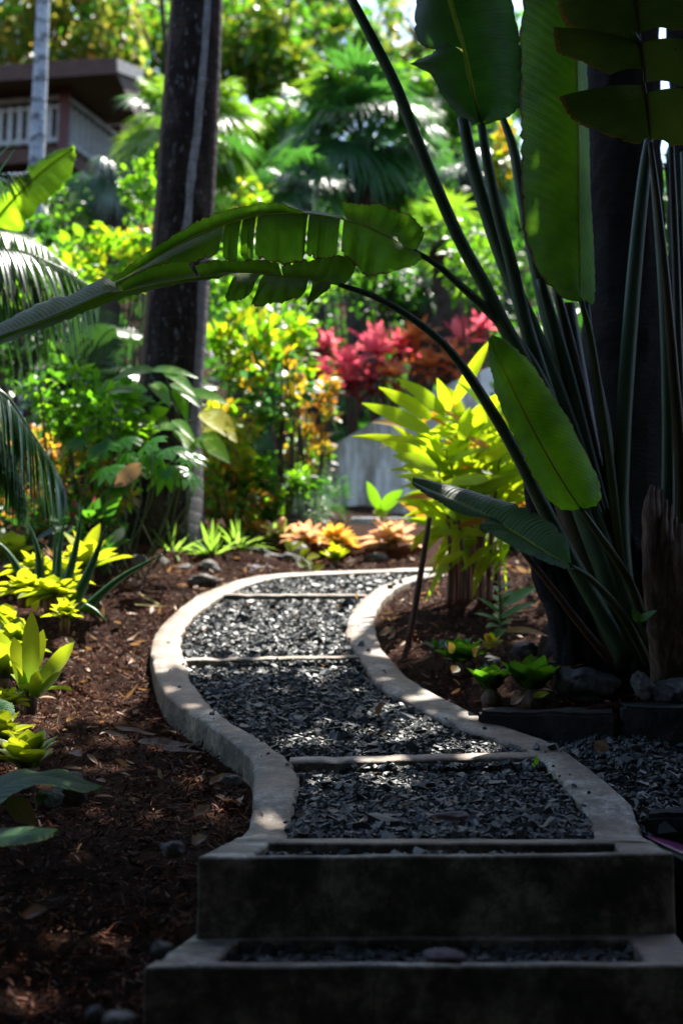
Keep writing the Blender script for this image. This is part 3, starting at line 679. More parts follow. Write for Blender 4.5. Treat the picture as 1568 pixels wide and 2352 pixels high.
# low glossy dark leaf
m4 = pp([(946, 1112, 4.35), (1010, 1136, 4.37), (1100, 1176, 4.4), (1200, 1237, 4.45), (1262, 1276, 4.5), (1312, 1302, 4.55)])
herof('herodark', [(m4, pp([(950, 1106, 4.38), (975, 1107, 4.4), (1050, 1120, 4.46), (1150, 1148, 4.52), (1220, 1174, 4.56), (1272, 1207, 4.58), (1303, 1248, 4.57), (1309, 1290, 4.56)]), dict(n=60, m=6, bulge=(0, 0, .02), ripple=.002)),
                   (msec(m4, np.array([0.]), 0, 0) if False else cr(m4, 100)[:55], pp([(948, 1115, 4.33), (975, 1134, 4.3), (1020, 1160, 4.3), (1060, 1182, 4.32), (1095, 1188, 4.35), (1128, 1192, 4.41)]), dict(n=40, m=5, side=-1, bulge=(0, 0, .012))),
                   (cr(m4, 100)[53:], pp([(1118, 1190, 4.4), (1105, 1212, 4.33), (1150, 1240, 4.36), (1190, 1264, 4.39), (1240, 1286, 4.43), (1280, 1301, 4.48), (1318, 1310, 4.54)]), dict(n=40, m=5, side=-1, bulge=(0, 0, .012), ripple=.003))],
      m4, [(1305, 1299, 4.54, 13), (1350, 1325, 4.6, 16), (1400, 1375, 4.7, 18), (1445, 1440, 4.85, 20), (1490, 1530, 5.0, 22)], (4, 12), stalkmat='stem')
# tall hanging panel leaf
m5 = pp([(1332, 694, 4.72), (1331, 600, 4.74), (1329, 400, 4.76), (1326, 200, 4.74), (1323, 0, 4.7), (1320, -90, 4.66)])
herof('hero', [(m5, pp([(1330, 693, 4.74), (1300, 684, 4.76), (1270, 662, 4.78), (1236, 622, 4.8), (1210, 560, 4.82), (1198, 470, 4.84), (1195, 300, 4.86), (1193, 120, 4.84), (1200, 0, 4.8), (1206, -90, 4.76)]), dict(n=70, m=7, side=-1, bulge=(0, -.04, 0), ripple=.003)),
               (m5, pp([(1345, 692, 4.8), (1364, 690, 4.84), (1362, 560, 4.86), (1352, 300, 4.88), (1342, 0, 4.84), (1336, -90, 4.8)]), dict(n=70, m=4, bulge=(0, -.02, 0)))],
      m5, [(1333, 690, 4.73, 12), (1352, 760, 4.78, 18), (1372, 880, 4.84, 20), (1398, 1060, 4.9, 24), (1420, 1250, 4.96, 28), (1460, 1520, 5.04, 34)], (13, 7), stalkmat='stem')
# leaf at the top centre
m6 = pp([(1106, 290, 4.62), (1090, 230, 4.58), (1063, 115, 4.52), (1030, 0, 4.46), (1004, -90, 4.4)])
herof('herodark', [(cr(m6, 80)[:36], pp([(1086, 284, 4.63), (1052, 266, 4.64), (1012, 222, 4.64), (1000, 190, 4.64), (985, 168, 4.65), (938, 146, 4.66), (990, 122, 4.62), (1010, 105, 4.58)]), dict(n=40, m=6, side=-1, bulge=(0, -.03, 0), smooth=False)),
               (cr(m6, 80)[37:], pp([(1000, 118, 4.6), (962, 98, 4.62), (950, 60, 4.62), (956, 0, 4.6), (950, -80, 4.56)]), dict(n=30, m=6, side=-1, bulge=(0, -.03, 0))),
               (m6, pp([(1112, 286, 4.64), (1150, 275, 4.68), (1184, 256, 4.7), (1195, 200, 4.72), (1192, 100, 4.7), (1180, 30, 4.66), (1160, -90, 4.6)]), dict(n=60, m=7, bulge=(0, -.04, 0), ripple=.004))],
      m6, [(1104, 284, 4.61, 20), (1118, 370, 4.66, 24), (1140, 480, 4.7, 27), (1172, 600, 4.75, 30), (1205, 740, 4.8, 34), (1260, 920, 4.86, 38), (1330, 1150, 4.93, 44), (1420, 1400, 5.0, 50), (1470, 1530, 5.04, 54)], (16, 9))
# torn ageing leaf at top right
m7 = pp([(1446, -90, 4.2), (1462, 30, 4.24), (1475, 150, 4.28), (1486, 260, 4.33), (1492, 335, 4.36)])
c7 = cr(m7, 100)
herof('oldhero', [(c7[:46], pp([(1282, -90, 4.22), (1278, -20, 4.22), (1283, 35, 4.22), (1300, 58, 4.23), (1332, 72, 4.24), (1400, 88, 4.25), (1466, 108, 4.26)]), dict(n=34, m=7, side=-1, bulge=(0, -.03, 0), smooth=False)),
                  (c7[44:60], pp([(1271, 63, 4.18), (1276, 95, 4.18), (1285, 122, 4.19), (1330, 140, 4.22), (1400, 172, 4.26)]), dict(n=24, m=8, side=-1, bulge=(0, -.03, 0))),
                  (c7[66:96], pp([(1283, 222, 4.22), (1300, 252, 4.22), (1325, 281, 4.23), (1362, 296, 4.26), (1420, 320, 4.3), (1470, 330, 4.34)]), dict(n=30, m=8, side=-1, bulge=(0, -.03, 0))),
                  (c7[:40], pp([(1600, -90, 4.2), (1610, 0, 4.22), (1600, 60, 4.24), (1540, 70, 4.26)]), dict(n=24, m=6, bulge=(0, -.03, 0))),
                  (c7[44:66], pp([(1590, 95, 4.2), (1605, 130, 4.2), (1600, 170, 4.22), (1560, 200, 4.24)]), dict(n=24, m=6, bulge=(0, -.03, 0))),
                  (c7[70:97], pp([(1600, 210, 4.22), (1620, 270, 4.22), (1600, 320, 4.25), (1540, 338, 4.3)]), dict(n=24, m=6, bulge=(0, -.03, 0)))],
      m7, [(1491, 325, 4.36, 13), (1505, 430, 4.42, 17), (1525, 620, 4.5, 22), (1545, 850, 4.62, 26), (1562, 1100, 4.8, 30), (1560, 1500, 5.0, 36)], (9, 13), thick='olivepetiole', stalkmat='olivepetiole')
# the remaining stalks of the clump
ST = [([(792, -30, 4.45, 22), (850, 80, 4.48, 26), (910, 200, 4.52, 28), (960, 330, 4.56, 29), (1012, 455, 4.6, 30), (1062, 565, 4.65, 31), (1112, 655, 4.7, 33), (1150, 735, 4.74, 36), (1210, 850, 4.8, 40), (1300, 1080, 4.9, 44), (1400, 1350, 5, 48), (1470, 1540, 5.05, 50)], 'petiole'),
      ([(1062, 270, 4.8, 28), (1080, 360, 4.82, 32), (1106, 455, 4.84, 34), (1142, 565, 4.86, 35), (1182, 665, 4.88, 37), (1228, 770, 4.9, 40), (1285, 920, 4.93, 44), (1360, 1150, 4.97, 48), (1450, 1450, 5.04, 52)], 'petiole'),
      ([(1150, 262, 4.95, 16), (1178, 340, 4.95, 24), (1198, 450, 4.95, 28), (1218, 560, 4.95, 28), (1250, 700, 4.96, 34), (1300, 900, 4.98, 38), (1370, 1150, 5, 42), (1450, 1480, 5.06, 46)], 'petiole'),
      ([(1240, 640, 4.9, 22), (1275, 760, 4.92, 30), (1312, 900, 4.95, 36), (1350, 1060, 4.98, 42), (1400, 1260, 5.0, 48), (1475, 1520, 5.06, 54)], 'petiole'),
      ([(1275, 660, 5, 20), (1310, 800, 5, 28), (1345, 960, 5.02, 32), (1385, 1160, 5.04, 36), (1440, 1380, 5.06, 42), (1480, 1520, 5.08, 46)], 'olivepetiole'),
      ([(1490, 310, 4.95, 20), (1476, 420, 4.93, 30), (1458, 600, 4.9, 35), (1440, 830, 4.9, 37), (1428, 1030, 4.92, 38), (1424, 1230, 4.97, 42), (1450, 1520, 5.05, 50)], 'petiole'),
      ([(1500, 400, 5.1, 18), (1515, 560, 5.1, 24), (1528, 760, 5.1, 28), (1534, 1000, 5.1, 30), (1530, 1250, 5.1, 34), (1515, 1530, 5.12, 40)], 'petiole'),
      ([(1540, 330, 4.9, 14), (1548, 520, 4.92, 18), (1556, 760, 4.95, 20), (1562, 1000, 5.0, 24), (1558, 1300, 5.05, 30), (1540, 1540, 5.1, 36)], 'olivepetiole'),
      ([(1570, 350, 5.0, 20), (1582, 700, 5.02, 26), (1588, 1100, 5.05, 32), (1575, 1540, 5.1, 38)], 'petiole'),
      ([(1300, 700, 5.1, 40), (1330, 900, 5.1, 50), (1370, 1150, 5.1, 56), (1430, 1500, 5.12, 66)], 'olivepetiole'),
      ([(1205, 780, 5.0, 30), (1232, 900, 5.0, 42), (1270, 1060, 5.0, 50), (1330, 1250, 5.02, 60), (1440, 1530, 5.08, 70)], 'olivepetiole'),
      ([(1345, 690, 5.0, 14), (1360, 820, 5, 20), (1392, 1000, 5.0, 26), (1404, 1200, 5.02, 30), (1440, 1500, 5.06, 36)], 'petiole')]
for pts, m in ST:
    g = Geo(); ptube(g, pts, 34, 10, rough=.0); mesh_obj('leaf_stalk', g, M[m], pal)
# bundle of dark old leaf bases at the foot
g = Geo()
for k in range(16):
    x0 = 1265 + k * 15 + random.uniform(-6, 6); y0 = random.uniform(1080, 1300)
    ptube(g, [(x0 - 45 + k * 1.5, y0, 5.15, 34), (x0 - 20 + k, (y0 + 1540) / 2, 5.12, 46), (x0 + 20, 1420, 5.1, 50), (1300 + k * 14, 1585, 5.08 + .1 * random.random(), 54)], 16, 8, random.random(), .06)
mesh_obj('old_leaf_bases', g, M['blackbark'], pal)
# dry sheath leaning at the right edge
g = Geo()
for k in range(9):
    w = random.uniform(26, 44); x0 = 1492 + k * 11; y0 = 1105 + abs(k - 1) * 22 + random.uniform(-14, 14)
    ptube(g, [(x0 + 4, y0, 4.72 + .03 * (k % 3), w * .25), (x0 - 2, y0 + 60, 4.72 + .03 * (k % 3), w * .8), (x0 + 2, 1330, 4.76, w), (x0 + 14, 1450, 4.84, w * 1.1), (x0 + 24, 1570, 4.92, w * 1.2)], 22, 8, random.random(), .10)
mesh_obj('dry_sheath', g, M['dryleaf2'], pal, label='torn dry brown leaf sheath wrapped round the foot')
g = Geo(); ptube(g, [(1195, 1262, 4.75, 11), (1255, 1335, 4.78, 15), (1320, 1420, 4.84, 18), (1400, 1520, 4.95, 20)], 18, 8, 0, .05)
mesh_obj('dead_stalk', g, M['wood'], pal, label='dead brown stalk leaning over the bed')

# dark trunk behind the stalks, with an added crown that shades the foreground
tb = P(1415, 1480, 5.75)
tree = thing('shade_palm', 'thick black trunk standing in deep shade behind the leaf stalks at right', 'tree', (tb[0], tb[1], H1(tb[0], 5.75)))
g = Geo(); ptube(g, [(1392, 1560, 5.75, 330), (1405, 1400, 5.75, 270), (1418, 1200, 5.75, 225), (1430, 900, 5.76, 200), (1432, 500, 5.78, 185), (1430, 0, 5.8, 170), (1430, -700, 5.85, 150)], 60, 26, 0, .035)
mesh_obj('trunk', g, M['blackbark'], tree)
tb = P(1620, 1480, 5.9)  # second trunk, added where only darkness shows between the stalks
tree2 = thing('added_shade_tree', 'added blackish trunk filling the dark at the right edge behind pale stalks', 'tree', (tb[0], tb[1], H1(tb[0], 5.9)))
g = Geo(); ptube(g, [(1640, 1580, 5.9, 300), (1630, 1200, 5.9, 210), (1625, 500, 5.95, 190), (1620, -300, 6, 180), (1600, -700, 6, 170)], 40, 18, 0, .05)
mesh_obj('trunk', g, M['blackbark'], tree2)

# unseen crowns added above the frame, shaped to shade the foreground
M['added_canopy'] = leafmat('greyed_blocker_leaf', [(.02, .028, .016), (.03, .04, .02)], (.05, .07, .035), .3, .5, .3)  # leaf colour greyed to keep green bounce off the steps
def added_canopy(parent, n, cx, cy, cz, rx, ry, rz, edge, seedm='added_canopy', size=(.16, .34)):
    g = Geo(); nc = n // 22
    c = np.empty((nc, 3)); k = 0
    while k < nc:
        q = rng.uniform(-1, 1, 3)
        if (q ** 2).sum() > 1: continue
        p = np.array([cx + q[0] * rx, cy + q[1] * ry, cz + q[2] * rz])
        if not edge(p): continue
        c[k] = p; k += 1
    b = np.repeat(c, 22, 0) + rng.normal(size=(nc * 22, 3)) * np.array([.26, .26, .13])
    L = rng.uniform(*size, nc * 22)
    leaves(g, b, rdir(len(b)) * np.array([1, 1, .5]), nrm(np.array([0, 0, 1.]) + .5 * rng.normal(size=(len(b), 3))), L, L * .42, .25, .2, 'oval', 2)
    ok = mesh_obj('crown', g, M[seedm], parent)
    g = Geo()
    for p in c[::max(1, nc // 26)]:
        b0 = np.array([parent.location[0] * 1., parent.location[1], cz - rz * 1.2]); mid = (b0 + p) * .5 + np.array([0, 0, .3])
        tube_geo(g, cr([b0, mid, p], 10), np.linspace(.09, .02, 10), 6)
    mesh_obj('added_limb', g, M['brownstem'], parent)
def front_edge(p):
    x, Y, z = p
    lim = float(np.interp(x, [-6, -.5, .1, .5, 1.0], [4.4, 5.0, 5.6, 6.9, 8.3]))
    if z < 5.25 + max(0, Y - 7.8) * .66 or Y > lim + (z - 5.2) * .72: return False
    if (x - 1.75) ** 2 + (Y - 6.85) ** 2 < .26: return False  # gap carved to let sun through to the bright leaf
    return vn(x * .9 + 40, Y * .9 + 40, 8) > .06
added_canopy(tree, 9000, 1.2, 4.6, 6.0, 4.6, 4.6, 1.2, front_edge, size=(.24, .5))
added_canopy(tree2, 12000, 1.0, -1.5, 6.0, 8.5, 6.5, 1.6, front_edge, size=(.3, .6))
# unseen leaf ring added around the camera to block sky light
def added_woods():
    g = Geo(); n = 9000
    a = rng.uniform(R(-28), R(205), n)      # 0 = +X, 90 = -Y
    r = 5.2 + rng.random(n) * 1.8
    x = np.cos(a) * r * .95; Y = 1.2 - np.sin(a) * r
    z = Hn(x, Y) + rng.random(n) ** .9 * 6.8
    k = ~((x < -2.3) & (Y > 2.5)) & ~((x > 0) & (Y > 4.4) & (x / np.maximum(Y, .1) < .36))
    b = np.stack([x, Y, z], 1)[k]
    L = rng.uniform(.5, .95, len(b))
    leaves(g, b, rdir(len(b), -.3), rdir(len(b), .5), L, L * .45, .25, .2, 'oval', 2)
    o = mesh_obj('added_woods', g, M['added_canopy']); tag(o, 'added unseen dark leaves behind the viewpoint blocking sky light', 'added_woods', kind='stuff')
added_woods()
# ------------------------------------------------------------------ builders for plants
def pleaf(g, a, b, w, prof='lance', droop=0., fold=.18, nv=None, seg=8, rnd=None, wave=0.):
    """one leaf from a to b, (x, y, Y) each; w its width"""
    A, B = P(*a), P(*b); d = B - A; L = np.linalg.norm(d)
    nv = np.array([.15, -.8, .6]) if nv is None else np.asarray(nv, float)
    d2 = d + np.array([0, 0, droop * L])
    leaves(g, [A], [d2], [nv], L * (1 + .25 * droop), w * mpx((a[2] + b[2]) / 2), droop, fold, prof, seg, rnd, wave)
def rosette(g, base, n, L, W, e0=80, e1=5, prof='strap', droop=(.1, .4), fold=.35, seg=6, axis=None, jl=.2, wave=0., rnd=None, inner=.0):
    k = np.arange(n); a = k * 2.39996 + rng.uniform(0, 6)
    f = ((k + .5) / n) ** .8
    e = np.radians(e0 + (e1 - e0) * f + rng.normal(size=n) * 5)
    d = np.stack([np.cos(a) * np.cos(e), np.sin(a) * np.cos(e), np.sin(e)], 1)
    up = np.stack([-np.cos(a) * np.sin(e), -np.sin(a) * np.sin(e), np.cos(e)], 1)
    if axis is not None:
        q = Vector((0, 0, 1)).rotation_difference(Vector(axis)); m = np.array(q.to_matrix()); d = d @ m.T; up = up @ m.T
    LL = L * (1 - jl + jl * 2 * rng.random(n)) * (.72 + .28 * f)
    b = np.asarray(base)[None] + d * inner
    leaves(g, b, d, up, LL, W * rng.uniform(.85, 1.15, n), droop[0] + (droop[1] - droop[0]) * f, fold, prof, seg, rnd, wave)
def clumps(n, per, c, rad, shell=.55):
    v = rng.normal(size=(n, 3)); v = nrm(v) * (shell + (1 - shell) * rng.random((n, 1))) ** .6
    q = np.asarray(c) + v * np.asarray(rad)
    return q, v
def shrub(label, cat, x, y, Y, rx, ry, n, leaf, mat, wr=.5, prof='oval', name='shrub', group=None, up=.25, nst=5, per=14, ry3=.8, droop=.3, stem='brownstem', mats=None, seg=3, cs=.2):
    c = P(x, y, Y); s = mpx(Y)
    gz0 = H1(c[0], Y)
    t = thing(name, label, cat, (c[0], Y, min(gz0, c[2])), group)
    rad = np.array([rx * s, max(rx, ry) * s * ry3, ry * s])
    nc = max(3, n // per); q, v = clumps(nc, per, c, rad)
    b = np.repeat(q, per, 0) + rng.normal(size=(nc * per, 3)) * rad * cs
    d = np.repeat(v, per, 0) * .7 + rng.normal(size=b.shape) * .6; d[:, 2] += up
    L = leaf * s * rng.uniform(.6, 1.25, len(b))
    nv = nrm(rng.normal(size=b.shape) * .55 + np.array([0, -.25, 1.]))
    cut = rng.random(len(b))
    ml = [(mat, 1.)] if mats is None else mats
    lo = 0
    for m, f in ml:
        k = (cut >= lo) & (cut < lo + f); lo += f
        if not k.any(): continue
        g = Geo(); leaves(g, b[k], d[k], nv[k], L[k], L[k] * wr, rng.uniform(-.05, droop, k.sum()), .22, prof, seg)
        mesh_obj('foliage', g, M[m], t)
    if nst:
        g = Geo(); foot = np.array([c[0], Y, gz0 - .03])
        for p in q[:nst]:
            f0 = foot + np.array([rng.normal() * .04, rng.normal() * .04, 0])
            tube_geo(g, cr([f0, f0 * .45 + p * .55 + np.array([0, 0, -.1 * rad[2]]), p], 9), np.linspace(.012, .004, 9) * (Y / 9) ** .7 * 1.3, 5)
        mesh_obj('stem', g, M[stem], t)
    return t
def fan(g, hub, d, nv, Rr, nseg=34, spread=230, droop=.35, rnd=None):
    d = nrm(np.asarray(d, float)); s = nrm(np.cross(d, nv)); n2 = np.cross(s, d)
    a = np.radians(np.linspace(-spread / 2, spread / 2, nseg)) + rng.normal(size=nseg) * .015
    dd = np.cos(a)[:, None] * d + np.sin(a)[:, None] * s + n2 * (.10 * np.abs(np.sin(a)))[:, None]
    L = Rr * (.72 + .28 * np.cos(a * .6)) * rng.uniform(.92, 1.06, nseg)
    leaves(g, np.repeat([hub], nseg, 0), dd, np.repeat([n2], nseg, 0) + s * np.sin(a * 9)[:, None] * .0, L, L * np.radians(spread) / nseg * .62, droop * rng.uniform(.7, 1.3, nseg), .45, 'fanseg', 6, rng.random() if rnd is None else rnd)
def fan_palm(label, x, y, Y, n, Rpx, petpx, mat, elev=(75, -35), name='fan_palm', group=None, trunk=True, az=None, droop=.45, mats=None, trunkw=.11, fruit=False, nseg=34):
    c = P(x, y, Y); s = mpx(Y); gz0 = H1(c[0], Y)
    t = thing(name, label, 'palm', (c[0], Y, min(gz0, c[2])), group)
    for k in range(n):
        f = (k + .5) / n
        e = math.radians(elev[0] + (elev[1] - elev[0]) * f + random.gauss(0, 6))
        a = k * 2.39996 if az is None else math.radians(random.uniform(*az))
        d = np.array([math.cos(a) * math.cos(e), math.sin(a) * math.cos(e), math.sin(e)])
        pe = petpx * s * random.uniform(.8, 1.15); h = c + d * pe; h[2] -= .12 * pe * math.cos(e)
        g = Geo(); tube_geo(g, cr([c, (c + h) / 2 + np.array([0, 0, .05 * pe]), h], 8), np.linspace(.02, .012, 8), 5, .3)
        d2 = nrm(h - (c + h) / 2 + np.array([0, 0, -.25 * pe]) * (1 - max(0, math.sin(e))))
        up = np.array([-d[0] * d[2], -d[1] * d[2], 1 - d[2] * d[2] + .05])
        up = nrm(up + rng.normal(size=3) * .25 + np.array([0, -.25, 0]))
        fan(g, h, d2, up, Rpx * s * random.uniform(.85, 1.12), nseg, random.uniform(190, 250), droop * random.uniform(.6, 1.4))
        mm = mat if mats is None else random.choices([m for m, w in mats], [w for m, w in mats])[0]
        mesh_obj('frond', g, M[mm], t)
    if trunk:
        g = Geo(); pts = cr([(c[0], Y, gz0 - .2), (c[0] + .03, Y, (gz0 + c[2]) / 2), tuple(c)], 24)
        tube_geo(g, pts, np.linspace(trunkw * 1.2, trunkw * 1.5, 24), 10, 0, .14); mesh_obj('trunk', g, M['bark'], t)
    return t
def feather(g, pts, Lm, n=44, both=True, droop=.6, w=.03, hang=0.5, rw=.01, tilt=0., rnd=None):
    """a feather frond along pts (3-D)"""
    c = cr(pts, 40); tube_geo(g, c, np.linspace(rw, rw * .25, 40), 6, .5)
    f = np.linspace(.10, .995, n); idx = f * 39; i = np.clip(idx.astype(int), 0, 38); b = c[i] + (c[i + 1] - c[i]) * (idx - i)[:, None]
    tn = nrm(c[i + 1] - c[i]); sd = nrm(np.cross(tn, np.array([0, 0, 1.]))); nv = np.cross(sd, tn)
    for sg in (-1, 1) if both else (1,):
        d = nrm(tn * .55 + sd * sg * .9 + nv * .15 + np.array([0, 0, -hang]))
        L = Lm * np.sin(np.pi * (.12 + .84 * f)) ** .7 * rng.uniform(.92, 1.05, n)
        leaves(g, b, d, nv + np.array([0, -.2, .2]), L, w * rng.uniform(.85, 1.1, n), droop * rng.uniform(.8, 1.2, n), .3, 'sword', 7, rng.random(n) if rnd is None else rnd)
def rock(name, label, x, y, Y, w, h, mat='rock', cat='rock', group=None, d=None, sink=.25, seed=None, rot=0., ang=.35, par=None):
    c = P(x, y, Y); s = mpx(Y); bm = bmesh.new(); bmesh.ops.create_icosphere(bm, subdivisions=4, radius=1)
    o = Vector((random.random() * 50, random.random() * 50, random.random() * 50))
    pl_ = [Vector(nrm(rng.normal(size=3))) for _ in range(9)]
    for v in bm.verts:
        p = v.co.copy()
        for q in pl_:                       # broken facets
            t = p.dot(q)
            if t > .72: p -= q * (t - .72) * .85
        v.co = p * (1 + ang * .5 * mnoise.noise(p * 1.2 + o) + .10 * mnoise.noise(p * 3.5 + o) + .035 * mnoise.noise(p * 9 + o))
        v.co.x *= w * s * .5; v.co.z *= h * s * .5; v.co.y *= (d or (w * .8)) * s * .5
        cx, sx = math.cos(rot), math.sin(rot); v.co.x, v.co.z = v.co.x * cx - v.co.z * sx, v.co.x * sx + v.co.z * cx
    me = bpy.data.meshes.new(name); bm.to_mesh(me); bm.free(); me.materials.append(M[mat])
    me.polygons.foreach_set('use_smooth', np.ones(len(me.polygons), bool))
    ob = bpy.data.objects.new(name, me); sc.collection.objects.link(ob); ob.location = [float(k) for k in c]
    return tag(ob, label, cat, group)

# ------------------------------------------------------------------ far hillside: undergrowth, trees
def undergrowth():
    g = Geo(); n = 15000
    Y = 12.7 + 30 * rng.random(n) ** 1.3; x = rng.uniform(-.36, .36, n) * Y
    z = Hn(x, Y) + rng.random(n) * .5 * (.4 + Y / 25)
    L = rng.uniform(.14, .3, n) * (.6 + Y / 28)
    leaves(g, np.stack([x, Y, z], 1), rdir(n, .5), rdir(n, .8), L, L * .5, .25, .2, 'oval', 2)
    o = mesh_obj('undergrowth', g, M['g_dark']); tag(o, 'leafy green ground cover on the slope behind the garden', 'undergrowth', kind='stuff')
undergrowth()
def far_tree(label, x, y, Y, r, mat, n, leaf=.3, name='tree', mats=None, asp=.85):
    c = P(x, y, Y); s = mpx(Y); z0 = H1(c[0], Y); t = thing(name, label, 'tree', (c[0], Y, z0), 'trees on the far hillside')
    rad = np.array([r, r * .8, r * asp]) * s
    per = 26; nc = n // per; q, v = clumps(nc, per, c, rad, .3)
    b = np.repeat(q, per, 0) + rng.normal(size=(nc * per, 3)) * rad.mean() * .13
    L = leaf * rng.uniform(.6, 1.3, len(b)); d = rdir(len(b), -.15); nv = nrm(rng.normal(size=b.shape) * .6 + np.array([0, -.2, 1]))
    cut = rng.random(len(b)); lo = 0
    for m, f in (mats or [(mat, 1.01)]):
        k = (cut >= lo) & (cut < lo + f); lo += f
        g = Geo(); leaves(g, b[k], d[k], nv[k], L[k], L[k] * .55, .25, .2, 'oval', 2); mesh_obj('crown', g, M[m], t)
    g = Geo(); tube_geo(g, cr([(c[0] + .2, Y, z0 - .3), (c[0] - .1, Y, (z0 + c[2]) / 2), tuple(c)], 14), np.linspace(.2, .1, 14), 8, 0, .05)
    for p in q[:9]:
        tube_geo(g, cr([c - np.array([0, 0, rad[2] * .8]), (c + p) / 2, p], 8), np.linspace(.08, .02, 8), 5)
    mesh_obj('trunk', g, M['brownstem'], t)
far_tree('tree with orange and yellow tinted leaves above the roof', 120, 60, 27, 210, 'g_autumn', 3000, .34, mats=[('g_autumn', .4), ('g_olive', .3), ('g_mid', .31)])
far_tree('green tree crown between the slim grey palm and the big trunk', 320, 120, 31, 160, 'g_mid', 2400, .34, mats=[('g_mid', .5), ('g_bright', .25), ('g_olive', .26)])
far_tree('yellowish green crown just right of the big trunk', 590, 130, 30, 150, 'g_yellow', 2400, .32, mats=[('g_yellow', .12), ('g_olive', .38), ('g_mid', .51)])
far_tree('dark green crown high above the large fan palm', 760, 130, 34, 140, 'g_mid', 1900, .34, mats=[('g_mid', .7), ('g_olive', .31)])
far_tree('sparse brown tinged crown with sky gaps beside the long leaf stalk', 960, 60, 36, 140, 'g_autumn', 1300, .3, mats=[('g_autumn', .5), ('g_mid', .51)])
far_tree('shadowy crown behind the upper banana leaf', 1170, 160, 33, 170, 'g_mid', 2200, .32)
far_tree('pale green crown behind the top of the big trunk', 450, 20, 38, 150, 'g_olive', 1500, .36, mats=[('g_olive', .6), ('g_bright', .41)])
far_tree('green crown filling the gap right of the large fan palm', 1030, 250, 30, 140, 'g_mid', 2400, .32, mats=[('g_mid', .6), ('g_bright', .41)])
far_tree('small distant crown against the sky at the top', 690, 10, 40, 130, 'g_mid', 1500, .36, mats=[('g_mid', .6), ('g_olive', .41)])
far_tree('dull crown in the upper left corner', -40, 220, 32, 150, 'g_olive', 1800, .32)
far_tree('bushy crown on the slope under the autumn tinted tree', 300, 330, 27, 130, 'g_mid', 1800, .28)
far_tree('bushy crown on the slope to the right of the large fan palm', 1130, 420, 24, 140, 'g_dark', 2000, .24, mats=[('g_dark', .6), ('g_mid', .41)])
far_tree('low dense crown left of the large fan palm', 610, 330, 25, 120, 'g_mid', 1800, .26, mats=[('g_mid', .6), ('g_bright', .41)])
# a thin dark trunk behind the big one
b0 = P(378, 420, 20)
t = thing('slender_tree', 'thin dark tree trunk seen just left of the big trunk top', 'tree', (b0[0], 20, H1(b0[0], 20)))
g = Geo(); ptube(g, [(370, 700, 20, 16), (380, 350, 20, 15), (384, 150, 20, 14), (372, 0, 20, 13), (368, -300, 20, 11)], 30, 8, 0, .06); mesh_obj('trunk', g, M['blackbark'], t)
g = Geo()
for p in ((384, 150, 320, 40), (380, 60, 430, -20), (376, 20, 300, -60)):
    ptube(g, [(p[0], p[1], 20, 8), ((p[0] + p[2]) / 2, p[1] - 20, 20.1, 6), (p[2], p[3] - 40, 20.3, 3)], 10, 6)
mesh_obj('branch', g, M['blackbark'], t)

# ------------------------------------------------------------------ wooden house with a deck on the slope
M['housewood'] = solid('dark_stained_boards', [(.03, .014, .01), (.06, .03, .022), (.09, .05, .04)], 5, .7, .4, 30, .01, stretch=(1, 1, 6))
M['whitepaint'] = solid('weathered_white_paint', [(.22, .235, .25), (.33, .345, .37)], 8, .6, .2, 60, .003)
M['redpaint'] = solid('dark_red_post_paint', [(.05, .014, .014), (.085, .025, .025)], 8, .5, .2, 60, .003)
M['roof'] = solid('brown_roof_shingles', [(.06, .045, .035), (.13, .1, .08)], 18, .85, .7, 40, .02)
M['fascia'] = solid('grey_fascia_board', [(.12, .12, .12), (.24, .24, .25)], 6, .7, .3, 30, .01)
hb = P(100, 400, 23)
house = thing('house', 'brown wooden house with white railed deck behind the slim grey palm', 'house', (hb[0], 23, H1(hb[0], 23)))
def hp(x, y, Y): return P(x, y, Y)
C0 = hp(-420, 236, 22.8); C1 = hp(150, 226, 22.); C2 = hp(268, 312, 23.6)      # hand rail corners
zr = C1[2]; C0[2] = zr; C2[2] = zr
hr = .92                                                                       # rail height
dn = np.array([0, 0, 1.])
g = Geo(); bar_geo(g, C0, C1, .14, .09); bar_geo(g, C1 + (C2 - C1) * .02, C2, .14, .088); mesh_obj('hand_rail', g, M['fascia'], house)
g = Geo(); bar_geo(g, C0 - dn * (hr - .12), C1 - dn * (hr - .12), .06, .08); bar_geo(g, C1 - dn * (hr - .12), C2 - dn * (hr - .12), .06, .079)
bar_geo(g, C0 - dn * .16, C1 - dn * .16, .05, .05); mesh_obj('rail_bar', g, M['whitepaint'], house)
nb = 26
for k in range(nb):
    q = C0 + (C1 - C0) * ((k + .5) / nb)
    g = Geo(); bar_geo(g, q - dn * .1, q - dn * (hr - .06), .10, .035, up=(0, 1, 0)); mesh_obj('baluster', g, M['whitepaint'], house)
for k in range(9):
    q = C1 + (C2 - C1) * ((k + .6) / 9)
    g = Geo(); bar_geo(g, q - dn * .1, q - dn * (hr - .06), .035, .13, up=(1, 0, 0)); mesh_obj('baluster', g, M['whitepaint'], house)
for q in (C1, C0 * .45 + C1 * .55, C2):
    g = Geo(); bar_geo(g, q + dn * .16, q - dn * (hr + .25), .17, .17, up=(0, 1, 0)); box_geo(g, q + np.array([-.11, -.11, .16]), q + np.array([.11, .11, .2])); mesh_obj('post', g, M['redpaint'], house)
dk = zr - hr
e01 = nrm(C1 - C0); e12 = nrm(C2 - C1)
g = Geo()
A_, B_, C_ = C0.copy(), C1.copy(), C2.copy()
D_ = C2 + (C0 - C1); corners = [A_, B_, C_, D_]
hexa_geo(g, [np.array([*c[:2], dk - .28]) for c in corners] + [np.array([*c[:2], dk]) for c in corners]); mesh_obj('deck', g, M['housewood'], house)
